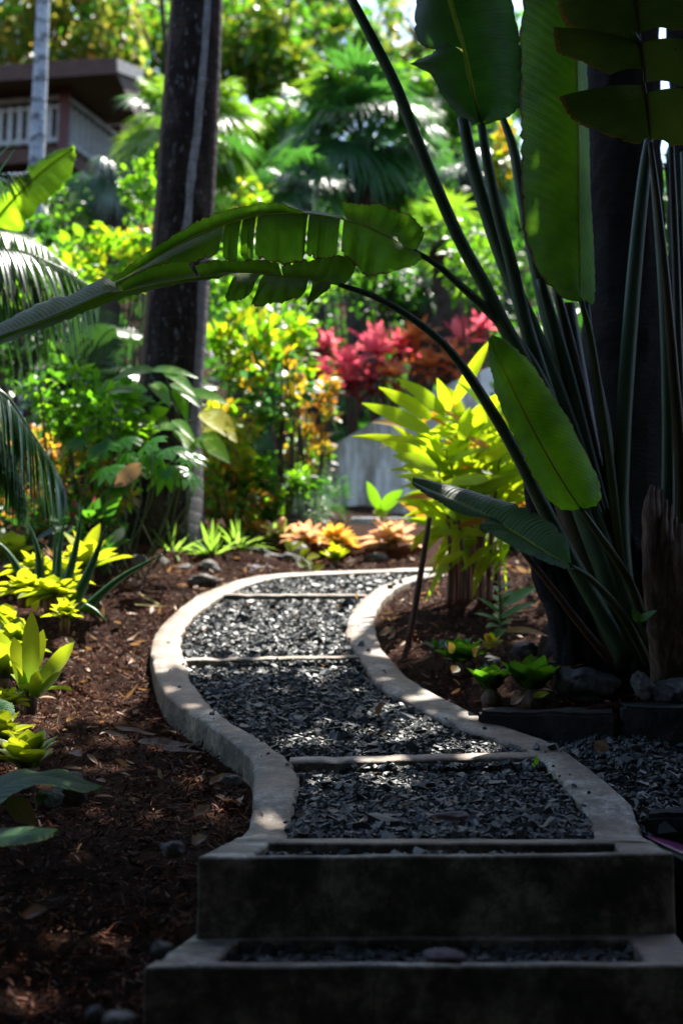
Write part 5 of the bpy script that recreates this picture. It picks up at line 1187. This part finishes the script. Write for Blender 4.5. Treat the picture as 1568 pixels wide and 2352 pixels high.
# climbing variegated vine on the trunk
b0 = P(400, 1180, 8.2)
t = thing('climbing_vine', 'variegated heart leaved vine climbing the big dark trunk', 'vine', (b0[0], 8.2, H1(b0[0], 8.2)))
VL = [((352, 850, 8.0), (262, 872, 7.9), 40), ((350, 850, 8.0), (452, 868, 7.95), 34), ((322, 898, 8.05), (245, 905, 7.9), 34), ((350, 880, 8.0), (385, 930, 7.85), 40), ((405, 890, 8), (425, 960, 7.85), 34), ((400, 880, 8.0), (450, 930, 7.85), 44),
      ((425, 905, 8), (520, 928, 7.85), 50), ((330, 945, 8), (235, 940, 7.9), 30), ((350, 985, 8), (415, 990, 7.85), 44), ((400, 965, 8), (440, 1010, 7.85), 30), ((410, 985, 8), (440, 1040, 7.85), 44), ((300, 925, 8), (240, 930, 7.9), 28), ((380, 855, 8), (440, 905, 7.8), 36)]
for k, (a, b, w) in enumerate(VL):
    g = Geo(); pleaf(g, a, b, w, 'heart', .25, nv=(.1, -.75, .75), seg=10); mesh_obj('leaf', g, M['vari'], t)
for a, b, w in (((470, 945, 8), (535, 1010, 7.8), 62), ((455, 1005, 8), (520, 1060, 7.8), 58), ((470, 985, 8), (540, 985, 7.8), 44)):
    g = Geo(); pleaf(g, a, b, w, 'heart', .2, nv=(.2, -.9, .4), seg=10); mesh_obj('leaf', g, M['yvine' if a[0] == 470 else 'vari'], t, label='large golden yellow leaf' if a[0] == 470 else None)
g = Geo()
for pts in ([(395, 1200, 8.25, 5), (420, 1080, 8.2, 6), (430, 970, 8.2, 6), (400, 870, 8.15, 5)], [(415, 975, 8.2, 5), (405, 940, 8.1, 4), (370, 900, 8.1, 3), (345, 860, 8.05, 3)], [(400, 1000, 8.2, 5), (405, 960, 8.1, 4), (395, 910, 8.05, 3), (380, 860, 8, 3)],
            [(430, 970, 8.2, 4), (460, 960, 8.1, 3), (475, 940, 8.05, 3)], [(430, 1020, 8.2, 4), (460, 1010, 8.1, 3)], [(430, 1240, 8.25, 4), (428, 1130, 8.22, 4), (425, 1050, 8.2, 4)]):
    ptube(g, pts, 14, 6)
mesh_obj('stem', g, M['stem'], t)

# ------------------------------------------------------------------ red leaved ti plants
CG = 'red and copper leaved ti plants above the wall'
def ti(label, x, y, Y, r, mat, n=26, stems=True):
    Y += 1.6; r *= 1.08; n = 17
    c = P(x, y, Y); s = mpx(Y); t = thing('ti_plant', label, 'plant', (c[0], Y, min(H1(c[0], Y), c[2] - .2)), CG)
    g = Geo(); rosette(g, c, n, r * s * 1.3, r * s * .34, 86, 8, 'lance', (.0, .3), .3, 7); mesh_obj('leaves', g, M[mat], t)
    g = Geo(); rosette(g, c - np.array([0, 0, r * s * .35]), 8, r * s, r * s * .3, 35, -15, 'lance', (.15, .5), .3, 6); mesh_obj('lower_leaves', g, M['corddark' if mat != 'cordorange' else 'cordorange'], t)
    g = Geo(); tube_geo(g, cr([(c[0] + .05, Y + .05, min(H1(c[0], Y), c[2] - .25)), c - np.array([0, 0, .25]), c], 10), .014, 6); mesh_obj('stem', g, M['brownstem'], t)
for a in (('tall crimson ti plant with the brightest upright red leaves', 865, 815, 11.2, 78, 'cordred', 30), ('pink and white glinting ti plant left of the brightest red one', 800, 850, 11, 62, 'cordred'),
          ('magenta ti plant behind the lime shrub', 750, 800, 11.4, 50, 'cordred'), ('deep pink ti plant low at the left of the red group', 742, 862, 10.9, 48, 'cordred'),
          ('orange brown ti plant under the thin arching stalk', 955, 785, 11.2, 62, 'cordorange'), ('copper ti plant just below the orange brown one', 985, 845, 11.0, 50, 'cordorange'),
          ('pink red ti plant left of the long dark stalks', 1055, 790, 11.3, 66, 'cordred'), ('copper leaved ti plant beneath the pink red one', 1035, 835, 11, 56, 'cordorange'),
          ('rusty ti plant under the crimson one', 905, 868, 10.8, 50, 'cordorange'), ('maroon ti plant behind the tip of the bright back lit leaf', 1090, 900, 10.8, 60, 'corddark'),
          ('dark maroon ti plant low in the middle of the red group', 850, 880, 10.8, 50, 'corddark'), ('bright pink ti plant between the crimson one and the orange one', 915, 800, 11.3, 54, 'cordred'), ('rose red ti plant hanging low over the wall top', 800, 880, 10.9, 46, 'cordred'),
          ('small pinkish ti plant at the right of the red group', 1105, 760, 11.5, 50, 'cordred')):
    ti(*a)

# ------------------------------------------------------------------ yellow green shell ginger
b0 = P(1075, 1378, 7.0)
t = thing('shell_ginger', 'brilliant yellow green ginger clump with red brown canes right of the path', 'plant', (b0[0], 7.0, H1(b0[0], 7.0)))
canes = []
for k in range(24):
    x0 = 1035 + 105 * (k / 23) + random.uniform(-6, 6); Y0 = 7.0 + random.uniform(-.2, .25)
    xt = 1075 + (x0 - 1085) * random.uniform(1.2, 3.0) + random.uniform(-30, 40); yt = random.uniform(940, 1090)
    xt = min(max(xt, 965), 1195)
    canes.append((x0, Y0, xt, yt))
    g = Geo(); ptube(g, [(x0, 1395, Y0, 12), (x0 + random.uniform(-5, 5), 1280, Y0, 10), ((x0 + xt) / 2, (1280 + yt) / 2, Y0, 8), (xt, yt, Y0 - .05, 4)], 16, 7, random.random())
    mesh_obj('cane', g, M['redcane'], t)
gg = [Geo(), Geo()]
for (x0, Y0, xt, yt) in canes:
    for j in range(12):
        f = .5 + .5 * j / 11; x = x0 + (xt - x0) * f ** 1.3; y = 1395 + (yt - 1395) * f
        b = P(x, y, Y0 - .05 * f); sg = 1 if j % 2 else -1; a = rng.uniform(-.6, .6) + (0 if sg > 0 else math.pi)
        d = np.array([math.cos(a) * .9, -abs(rng.normal()) * .35, rng.uniform(.15, 1.1)])
        L = rng.uniform(.27, .42)
        leaves(gg[int(rng.random() < .12)], [b], [d], [nrm(np.array([rng.normal() * .4, -1, rng.uniform(-.1, .9)]))], L, L * .14, rng.uniform(.1, .45), .22, 'lance', 8)
mesh_obj('leaves', gg[0], M['ginger'], t); mesh_obj('old_leaves', gg[1], M['gingerold'], t, label='orange tinged older leaves')
g = Geo()
for a, b, w in (((1042, 925, 6.95), (1131, 770, 6.9), 36), ((1020, 950, 6.8), (908, 865, 6.7), 46), ((990, 960, 6.8), (866, 888, 6.7), 44), ((985, 990, 6.7), (828, 925, 6.5), 46), ((970, 1020, 6.7), (806, 1002, 6.5), 28), ((985, 1060, 6.6), (876, 1012, 6.45), 40),
                ((1000, 1075, 6.6), (900, 1045, 6.4), 42), ((1030, 945, 6.9), (1002, 865, 6.8), 34), ((1060, 1010, 6.6), (1080, 930, 6.5), 38), ((1120, 1100, 6.5), (1010, 1112, 6.3), 30), ((1010, 1100, 6.6), (905, 1092, 6.4), 20), ((1100, 1060, 6.7), (1190, 1010, 6.6), 36),
                ((1085, 980, 6.9), (1160, 900, 6.9), 38), ((1060, 960, 7.2), (1020, 880, 7.2), 40), ((1100, 1120, 6.8), (1200, 1085, 6.7), 34)):
    pleaf(g, a, b, w * .9, 'lance', .06, .2, nv=(rng.normal() * .25, -1, rng.uniform(-.05, .2)), seg=10, wave=.03)
for k in range(26):
    x = random.uniform(985, 1185); y = random.uniform(1195, 1290); pleaf(g, (x, y, 6.85 + random.uniform(-.2, .3)), (x - random.uniform(-10, 75), y + random.uniform(30, 95), 6.75 + random.uniform(-.2, .3)), random.uniform(17, 26), 'lance', .2, .2, seg=8)
mesh_obj('broad_leaves', g, M['ginger'], t)
# garden stake
g = Geo(); ptube(g, [(986, 1188, 6.2, 12), (970, 1290, 6.2, 14), (954, 1390, 6.2, 15), (937, 1476, 6.2, 15)], 14, 8, 0, .05); o = mesh_obj('garden_stake', g, M['wood']); tag(o, 'thin brown stake leaning in the bed left of the ginger', 'stake')

# arrow shaped light green leaf near the stairs
b0 = P(880, 1215, 8.8)
t = thing('arrowhead_plant', 'light green arrowhead leaf standing before the pale wall', 'plant', (b0[0], 8.8, H1(b0[0], 8.8)))
g = Geo()
for a, b, w in (((872, 1172, 8.7), (842, 1105, 8.6), 26), ((872, 1172, 8.7), (925, 1125, 8.6), 34), ((872, 1165, 8.7), (880, 1190, 8.65), 40)): pleaf(g, a, b, w, 'oval', 0, nv=(0, -1, .3))
mesh_obj('leaf', g, M['g_bright'], t); g = Geo(); ptube(g, [(880, 1235, 8.8, 4), (876, 1200, 8.75, 4), (872, 1170, 8.72, 3)], 8, 5); mesh_obj('stem', g, M['stem'], t)

# ------------------------------------------------------------------ bromeliads
def brom(label, x, y, Y, L, W, n, mat, e0=82, e1=18, droop=(0, .2), prof='strap', group=None, axis=None, fold=.45, name='bromeliad', jl=.2, inner=0., dead=False):
    L *= 1.3; W *= 1.25; n = int(n * 1.3)
    c = P(x, y, Y); s = mpx(Y); t = thing(name, label, 'plant', (c[0], Y, c[2] - .02), group)
    ms = (mat,) if isinstance(mat, str) else mat
    for i, m in enumerate(ms):
        g = Geo(); rosette(g, c, n // len(ms), L * s, W * s, e0, e1, prof, droop, fold, 7, axis, jl); mesh_obj('leaves', g, M[m], t)
    g = Geo(); tube_geo(g, [c - np.array([0, 0, .07]), c - np.array([0, 0, .02]), c + np.array([0, 0, .015])], [W * s * .35, W * s * .45, W * s * .2], 9); mesh_obj('base', g, M['dryleaf2'], t)
    return t, c
BL = 'yellow bromeliads along the left bed'
brom('tall open yellow bromeliad lit brightly behind the aloe', 198, 1312, 6.7, 98, 34, 13, 'brom', 84, 20, (.0, .18), group=BL)
brom('short yellow bromeliad left of the dried brown flower head', 82, 1318, 6.35, 62, 30, 16, 'brom', 80, 5, (.05, .3), group=BL)
brom('yellow bromeliad tinged orange in the middle of the left clump', 118, 1375, 5.9, 72, 34, 18, ('brom', 'bromgreen'), 80, 4, (.05, .3), group=BL)
brom('yellow bromeliad with curled tips behind the tall pale one', 58, 1362, 6.0, 66, 32, 16, 'brom', 78, 0, (.1, .35), group=BL)
brom('olive yellow bromeliad at the far left under the croton', 22, 1292, 7.0, 70, 34, 14, 'bromgreen', 84, 25, (0, .2), group=BL)
brom('small orange speckled bromeliad at the left frame edge', 14, 1440, 5.6, 60, 28, 16, 'brom', 80, 0, (.1, .4), group=BL)
brom('dark green bromeliad cut by the left frame edge', 10, 1560, 5.1, 100, 34, 12, 'bromgreen', 84, 30, (0, .15), group=BL)
t, c = brom('tall slender olive yellow bromeliad nearest the path on the left', 70, 1598, 4.75, 92, 30, 6, 'bromgreen', 70, 10, (.05, .3), group=BL)
g = Geo()
for a, b, w in (((72, 1590, 4.72), (74, 1402, 4.7), 40), ((60, 1585, 4.75), (32, 1462, 4.75), 34), ((80, 1590, 4.7), (172, 1474, 4.6), 40), ((85, 1598, 4.68), (142, 1542, 4.6), 20), ((66, 1580, 4.8), (100, 1445, 4.85), 36), ((58, 1600, 4.7), (20, 1610, 4.6), 28), ((80, 1600, 4.65), (88, 1540, 4.6), 30)):
    pleaf(g, a, b, w, 'strap', .0, .3, nv=(0, -1, .25), seg=9)
mesh_obj('long_leaves', g, M['bromgreen'], t)
brom('broad leaved yellow bromeliad with torn tips near the lower left', 62, 1765, 3.9, 88, 48, 17, ('brom', 'bromgreen'), 84, 22, (.0, .14), group=BL, fold=.3)
for a in (('yellow bromeliad with upright tips at the top of the left clump', 150, 1338, 6.3, 60, 28, 14, 'brom'), ('pale yellow bromeliad low in front of the aloe', 150, 1420, 5.7, 44, 22, 14, 'brom'),
          ('olive bromeliad between the clump and the tall slender one', 30, 1500, 5.3, 90, 32, 14, 'bromgreen'), ('yellow bromeliad at the frame edge above the broad leaved one', 4, 1700, 4.1, 70, 36, 14, 'brom'),
          ('small yellow bromeliad beside the foot of the tall slender one', 22, 1622, 4.6, 44, 24, 12, 'brom')):
    brom(*a, 82, 12, (.0, .25), group=BL)
PK = 'pink and orange bromeliads at the top of the path'
brom('striped green and pink bromeliad leftmost in the row behind the rocks', 640, 1240, 8.9, 62, 15, 18, ('strap', 'brompink'), 75, 12, (.05, .4), group=PK)
brom('pale pink bromeliad beside the orange one', 705, 1247, 8.8, 60, 18, 20, 'brompink', 75, 8, (.05, .3), group=PK)
brom('orange bromeliad left of the concrete steps', 772, 1250, 8.7, 58, 18, 20, 'bromorange', 72, 6, (.05, .3), group=PK)
brom('large salmon pink bromeliad right of the concrete steps', 905, 1248, 8.7, 74, 20, 22, 'brompink', 76, 6, (.05, .3), group=PK)
brom('small orange bromeliad half hidden behind the striped one', 590, 1222, 9.1, 40, 14, 14, 'bromorange', 72, 6, (.05, .3), group=PK)
brom('small bright yellow green bromeliad among the rocks', 772, 1290, 8.4, 44, 14, 12, 'brom', 84, 40, (0, .15), group=PK)
b0 = P(690, 1285, 8.4)
t = thing('creeping_vine', 'yellow green round leaved creeper spilling over the rocks by the path', 'vine', (b0[0], 8.4, b0[2] - .05))
g = Geo()
for a, b, w in (((670, 1262, 8.3), (650, 1240, 8.25), 28), ((672, 1262, 8.3), (700, 1245, 8.2), 28), ((690, 1275, 8.25), (712, 1262, 8.2), 24), ((700, 1290, 8.2), (716, 1310, 8.15), 26), ((705, 1280, 8.2), (735, 1278, 8.15), 24), ((720, 1310, 8.1), (745, 1300, 8.05), 24), ((700, 1300, 8.1), (680, 1290, 8.1), 22), ((715, 1322, 8.0), (740, 1322, 8.0), 16)):
    pleaf(g, a, b, w, 'heart', .1, nv=(.1, -.8, .6))
mesh_obj('leaves', g, M['g_yellow'], t); g = Geo(); ptube(g, [(660, 1275, 8.35, 3), (690, 1280, 8.25, 3), (715, 1300, 8.15, 3), (735, 1318, 8.05, 3)], 12, 5); mesh_obj('stem', g, M['stem'], t)
RD = 'cupped rosettes in the right bed'
t, c = brom('green rosette with orange tipped leaves in the right bed', 1058, 1528, 5.5, 62, 40, 20, 'bromdark', 85, 25, (0, .1), 'oval', RD, fold=.35, name='rosette_plant')
g = Geo(); rosette(g, c, 7, 56 * mpx(5.5), 24 * mpx(5.5), 70, 20, 'oval', (0, .2), .3, 6); mesh_obj('tinged_leaves', g, M['bromgreen'], t)
g = Geo()
for a, b in (((1040, 1500, 5.4), (1030, 1475, 5.35)), ((1050, 1530, 5.35), (1038, 1545, 5.3)), ((1085, 1505, 5.4), (1095, 1490, 5.35))): pleaf(g, a, b, 22, 'oval', nv=(0, -1, .4))
mesh_obj('orange_leaves', g, M['bromorange'], t, label='orange leaf tips')
brom('dark green rosette left of the largest one in the right bed', 1128, 1590, 5.05, 62, 44, 20, 'bromdark', 86, 38, (0, .05), 'oval', RD, fold=.3, name='rosette_plant')
brom('largest dark green rosette with a pale leaf at its right side', 1222, 1592, 5.0, 78, 50, 24, 'bromdark', 86, 35, (0, .05), 'oval', RD, fold=.3, name='rosette_plant')
# small seedling of orange and green leaves
b0 = P(1125, 1480, 5.7)
t = thing('coleus_seedling', 'small orange and green leaved seedling below the grey green succulent', 'plant', (b0[0], 5.7, b0[2] - .03))
g = Geo(); g2 = Geo()
for k in range(9):
    a = k * 2.4; x = 1125 + 34 * math.cos(a) * random.uniform(.5, 1); y = 1472 + 20 * math.sin(a)
    pleaf(g if k % 2 else g2, (1125 + 6 * math.cos(a), 1478, 5.7), (x, y, 5.65 + .05 * math.sin(a)), 20, 'oval', nv=(0, -.7, .8))
mesh_obj('leaves', g, M['bromorange'], t); mesh_obj('green_leaves', g2, M['g_yellow'], t)
b0 = P(1005, 1490, 5.8); t = thing('seedling', 'tiny bright green seedling left of the orange tipped rosette', 'plant', (b0[0], 5.8, b0[2] - .02)); g = Geo()
for a in range(7): pleaf(g, (1000, 1488, 5.8), (1000 + 32 * math.cos(a * .9), 1480 - 14 * abs(math.sin(a * .9)), 5.78), 16, 'oval', nv=(0, -.6, .8))
mesh_obj('leaves', g, M['g_bright'], t)
# grey green succulent
b0 = P(1150, 1462, 5.95)
t = thing('succulent', 'grey green succulent with an upright leafy stem in the right bed', 'plant', (b0[0], 5.95, b0[2] - .03))
g = Geo()
for a, b, w in (((1148, 1430, 5.9), (1086, 1408, 5.8), 22), ((1146, 1410, 5.9), (1090, 1368, 5.85), 20), ((1152, 1420, 5.9), (1238, 1380, 5.85), 24), ((1152, 1450, 5.9), (1255, 1460, 5.75), 28), ((1150, 1400, 5.95), (1178, 1350, 6), 22), ((1165, 1390, 6), (1242, 1342, 6.0), 36), ((1146, 1440, 5.85), (1116, 1440, 5.75), 24), ((1150, 1445, 5.85), (1140, 1470, 5.75), 24)):
    pleaf(g, a, b, w, 'lance', .12, .35, nv=(0, -.6, .8), seg=9)
for k in range(14):
    y = 1436 - k * 7; a = k * 2.1; pleaf(g, (1147, y, 5.92), (1147 + 30 * math.cos(a), y - 14, 5.92 - .06 * math.sin(a)), 15, 'oval', nv=(0, -.5, .9))
mesh_obj('leaves', g, M['kal'], t)
g = Geo(); ptube(g, [(1150, 1470, 5.95, 9), (1148, 1400, 5.93, 7), (1146, 1330, 5.92, 4)], 10, 7); mesh_obj('stem', g, M['stem'], t)
g = Geo(); pleaf(g, (1160, 1448, 5.85), (1258, 1462, 5.7), 26, 'lance', .15, .3, nv=(0, -.6, .8)); mesh_obj('old_leaf', g, M['gingerold'], t, label='yellow and orange ageing leaf')

# ------------------------------------------------------------------ aloe
def spike(g, a, b, w, bend=(0, 0)):
    A, B = P(*a), P(*b); Mp = (A + B) / 2 + np.array([bend[0], 0, bend[1]]) * mpx(a[2]); c = cr([A, Mp, B], 22)
    f = np.linspace(0, 1, 22); tube_geo(g, c, np.maximum(w * .5 * mpx(a[2]) * (1 - f) ** .75, .0015), 8, rng.random())
    d = nrm(B - A); s = nrm(np.cross(d, np.array([0, 1., 0])))
    for sg in (-1, 1):
        i = np.arange(2, 20); b_ = c[i] + s * sg * (w * .48 * mpx(a[2]) * (1 - f[i]) ** .75)[:, None]
        leaves(g, b_, np.repeat([s * sg + d * .4], 18, 0), np.repeat([[0, -1., 0]], 18, 0), .009, .006, 0, 0, 'sword', 1, 1.)
b0 = P(140, 1370, 6.05)
t = thing('aloe', 'tall dark green aloe with toothed spears among the yellow bromeliads', 'plant', (b0[0], 6.05, b0[2] - .05))
for a, b, w, bend in (((88, 1345, 6.1), (62, 1190, 6.1), 22, (12, 0)), ((125, 1335, 6.1), (128, 1205, 6.1), 14, (0, 0)), ((133, 1340, 6.05), (150, 1185, 6.05), 20, (-4, 0)), ((150, 1350, 6), (190, 1165, 6), 24, (4, -4)), ((163, 1400, 5.9), (246, 1208, 5.9), 32, (2, -6)),
                      ((190, 1405, 5.85), (374, 1272, 5.85), 24, (-8, 8)), ((160, 1420, 5.8), (205, 1392, 5.75), 20, (0, 4)), ((196, 1392, 5.75), (246, 1428, 5.7), 16, (0, 5)), ((55, 1330, 6.1), (-15, 1235, 6.1), 24, (0, 10)), ((98, 1330, 6.15), (100, 1260, 6.2), 12, (0, 0))):
    g = Geo(); spike(g, a, b, w, bend); mesh_obj('leaf', g, M['aloe'], t)
b0 = P(122, 1330, 6.2); t = thing('dried_flower', 'dried brown flower head sticking up among yellow bromeliads', 'flower', (b0[0], 6.2, b0[2]))
g = Geo(); rosette(g, P(124, 1290, 6.15), 16, 52 * mpx(6.15), 10 * mpx(6.15), 85, 20, 'lance', (0, .1), .3, 5); mesh_obj('petals', g, M['dryleaf'], t)
g = Geo(); ptube(g, [(124, 1345, 6.2, 6), (124, 1290, 6.15, 6)], 5, 6); mesh_obj('stem', g, M['brownstem'], t)
# ------------------------------------------------------------------ spiky grass clumps
SG = 'spiky strap leaved clumps at the trunk foot'
def tuft(label, x, y, Y, L, W, n, mat, e1=15, dr=(.0, .35), name='strap_plant', group=SG):
    c = P(x, y, Y); t = thing(name, label, 'plant', (c[0], Y, c[2] - .02), group); g = Geo(); rosette(g, c, n, L * mpx(Y), W * mpx(Y), 88, e1, 'sword', dr, .45, 7, jl=.35); mesh_obj('leaves', g, M[mat], t)
tuft('green strap leaved clump left of the trunk foot behind the dry tuft', 395, 1285, 8.35, 102, 12, 30, 'strap')
tuft('broad bladed green clump right of the trunk foot', 486, 1288, 8.3, 115, 18, 22, 'strap', 22)
tuft('narrow upright green clump next to the rock row', 545, 1268, 8.6, 95, 13, 28, 'strap', 25)
tuft('pale strap leaved clump at the right side of the trunk', 445, 1275, 8.7, 75, 12, 22, 'strap', 15)
tuft('curling dry straw coloured grass tuft near the left end of the rocks', 335, 1345, 7.7, 62, 4, 40, 'straw', 5, (.3, 1.1), name='dry_grass', group='grass tufts')
tuft('small bluish grass tuft beside the dry one', 322, 1342, 7.7, 44, 6, 14, 'fansilver', 20, (.1, .5), name='grass_tuft', group='grass tufts')

# ------------------------------------------------------------------ large leaves at the lower left
b0 = P(-60, 1860, 3.5)
t = thing('arum_plant', 'plant with big wavy green leaves entering from the lower left edge', 'plant', (b0[0], 3.5, H1(b0[0], 3.5)))
def bigleaf(mid, ua, ub, mat, bulge=(0, 0, .01)):
    g = Geo(); m = pp(mid); patch(g, m, pp(ua), n=50, m=6, bulge=bulge, ripple=.002); patch(g, m, pp(ub), n=50, m=6, side=-1, bulge=bulge, ripple=.002); mesh_obj('leaf', g, M[mat], t)
M['arum'] = leafmat('arum_leaf', [(.02, .1, .025), (.03, .12, .03)], (.12, .45, .02), .5, .45, .3, rib=(.06, .2, .04), veins=14, edge=(.2, .4, .03))
bigleaf([(-40, 1840, 3.45), (20, 1800, 3.45), (90, 1785, 3.42), (160, 1795, 3.4), (215, 1812, 3.38), (238, 1815, 3.37)], [(-40, 1800, 3.6), (20, 1776, 3.6), (60, 1766, 3.58), (105, 1778, 3.56), (150, 1768, 3.52), (195, 1795, 3.46), (238, 1815, 3.37)],
        [(-30, 1880, 3.35), (20, 1830, 3.35), (70, 1806, 3.33), (110, 1803, 3.31), (155, 1812, 3.3), (190, 1820, 3.31), (225, 1812, 3.34), (238, 1815, 3.37)], 'arum')
bigleaf([(-40, 1925, 3.2), (20, 1921, 3.18), (80, 1918, 3.16), (134, 1914, 3.15)], [(-40, 1905, 3.3), (20, 1903, 3.3), (70, 1901, 3.27), (110, 1906, 3.22), (134, 1914, 3.15)], [(-40, 1948, 3.1), (20, 1942, 3.1), (70, 1936, 3.09), (110, 1926, 3.12), (134, 1914, 3.15)], 'arum')
bigleaf([(-40, 1610, 4.2), (0, 1630, 4.15), (28, 1662, 4.1)], [(-40, 1590, 4.3), (5, 1606, 4.25), (30, 1618, 4.2), (36, 1645, 4.14), (28, 1662, 4.1)], [(-40, 1662, 4.1), (-10, 1668, 4.1), (12, 1670, 4.1), (28, 1662, 4.1)], 'arum')
g = Geo(); ptube(g, [(-70, 1960, 3.5, 18), (-60, 1880, 3.48, 16), (-38, 1838, 3.45, 10)], 10, 7); ptube(g, [(-75, 1960, 3.4, 16), (-60, 1930, 3.3, 12), (-38, 1925, 3.2, 9)], 10, 7); ptube(g, [(-80, 1900, 4.0, 16), (-70, 1700, 4.1, 14), (-38, 1610, 4.2, 9)], 10, 7); mesh_obj('stem', g, M['stem'], t)
# purple leaf at the right
b0 = P(1560, 1955, 3.2); t = thing('purple_leaf_plant', 'long purple striped leaf lying over the right end of the kerb', 'plant', (b0[0], 3.2, b0[2] - .1))
M['purple'] = leafmat('purple_leaf', [(.2, .03, .16), (.26, .05, .22)], (.4, .06, .3), .3, .35, .5, edge=(.02, .03, .015))
g = Geo(); pleaf(g, (1640, 1985, 3.1), (1478, 1918, 3.2), 34, 'lance', .02, .25, nv=(.1, -.55, .85), seg=12); mesh_obj('leaf', g, M['purple'], t)
g = Geo(); pleaf(g, (1660, 2020, 3.05), (1500, 1940, 3.15), 18, 'lance', .02, .25, nv=(.1, -.55, .85), seg=12); mesh_obj('dark_leaf', g, M['herodark'], t)
# little green sprouts
b0 = P(1232, 1752, 4.2); t = thing('sprout', 'tiny green sprout at the right end of the third cross bar', 'plant', (b0[0], 4.2, b0[2] - .02)); g = Geo()
for a, b in (((1230, 1758, 4.16), (1226, 1742, 4.15)), ((1230, 1758, 4.16), (1238, 1740, 4.15)), ((1228, 1762, 4.15), (1220, 1752, 4.14)), ((1230, 1750, 4.15), (1232, 1732, 4.15))): pleaf(g, a, b, 5, 'oval', nv=(0, -1, .4))
mesh_obj('leaves', g, M['g_bright'], t)
b0 = P(1480, 1420, 4.85); t = thing('sprout', 'small two leaved sprout on the dry sheath at right', 'plant', (b0[0], 4.8, b0[2])); g = Geo()
pleaf(g, (1468, 1425, 4.7), (1508, 1402, 4.65), 24, 'heart', nv=(0, -.8, .6)); pleaf(g, (1466, 1425, 4.7), (1450, 1400, 4.7), 26, 'heart', nv=(0, -.9, .5)); mesh_obj('leaves', g, M['g_mid'], t)

# ------------------------------------------------------------------ fallen leaves one can tell apart
FL = 'fallen dry leaves'
def fallen(label, a, b, w, mat='dryleaf', wave=.06, prof='lance', fold=.5, nv=None, up=0.):
    q0, q1 = P(*a), P(*b); g = Geo(); A, B = q0, q1; d = B - A; L = np.linalg.norm(d)
    leaves(g, [A], [d], [np.array([.1, -.7, .7]) if nv is None else nv], L, w * mpx(a[2]), -.06, fold, prof, 12, rng.random(), wave)
    v = np.vstack(g.v); g.v = [v]; o = mesh_obj('dry_leaf', g, M[mat]); tag(o, label, 'leaf', FL)
fallen('long curled brown leaf lying in the bark left of the kerb', (318, 1702, 4.3), (450, 1722, 4.2), 24, 'dryleaf2', wave=.1)
fallen('second long brown leaf just beneath the curled one', (365, 1718, 4.2), (462, 1735, 4.1), 16, 'dryleaf2')
fallen('thin pale twisted leaf above the curled brown ones', (262, 1668, 4.5), (362, 1695, 4.42), 14, wave=.15)
fallen('pale leaf scrap left of the thin twisted one', (240, 1680, 4.4), (300, 1700, 4.36), 12)
fallen('brown veined dead leaf hanging over the left rock', (20, 1830, 3.42), (82, 1905, 3.36), 50, prof='oval', fold=.2, nv=np.array([.2, -.9, .4]))
fallen('beige leaf lying right of the lower bark slope', (445, 1872, 3.35), (484, 1855, 3.35), 26, prof='oval')
fallen('reddish brown leaf near the upper step corner', (440, 1938, 3.12), (478, 1922, 3.12), 24, prof='oval')
fallen('pale leaf scrap low in the middle of the bark', (162, 1726, 4.0), (188, 1740, 3.95), 22, prof='oval')
fallen('upright pointed brown leaf leaning on the black block', (1372, 1730, 4.42), (1388, 1700, 4.46), 34, prof='oval', fold=.2)
fallen('pinkish beige leaf below the dark green rosettes', (1172, 1618, 4.86), (1202, 1600, 4.86), 24, prof='oval')
fallen('yellow fallen leaf to the right of the beige one', (1222, 1602, 4.84), (1262, 1594, 4.84), 20, 'brom', prof='oval')
fallen('grey leaf at the right of the upper gravel edge', (872, 1460, 6.2), (905, 1440, 6.2), 16)
fallen('reddish purple leaf on the left kerb near the upper step', (586, 1862, 3.56), (604, 1880, 3.5), 15, prof='oval')
fallen('straw coloured long leaf in the bark at the upper left', (322, 1364, 7.2), (372, 1398, 7.0), 9, 'straw')
fallen('tan stalk lying across the upper bark', (310, 1388, 6.9), (400, 1398, 6.9), 8, 'straw')
fallen('light brown leaf at the bottom left of the bark slope', (52, 2105, 2.62), (110, 2090, 2.62), 30, prof='oval')
fallen('curled leaf beside the reddish pebble by the kerb', (482, 1800, 3.8), (524, 1778, 3.8), 18, wave=.12)
fallen('long grey brown sheath piece beside the black boulder', (1258, 1520, 5.1), (1340, 1505, 5.15), 26)
fallen('thin pale stick like leaf behind the black boulder', (1260, 1538, 5.05), (1345, 1530, 5.05), 8)
fallen('tan leaf standing on the right kerb side gravel', (866, 1640, 4.85), (876, 1612, 4.85), 14)
# green twig lying on the centre gravel
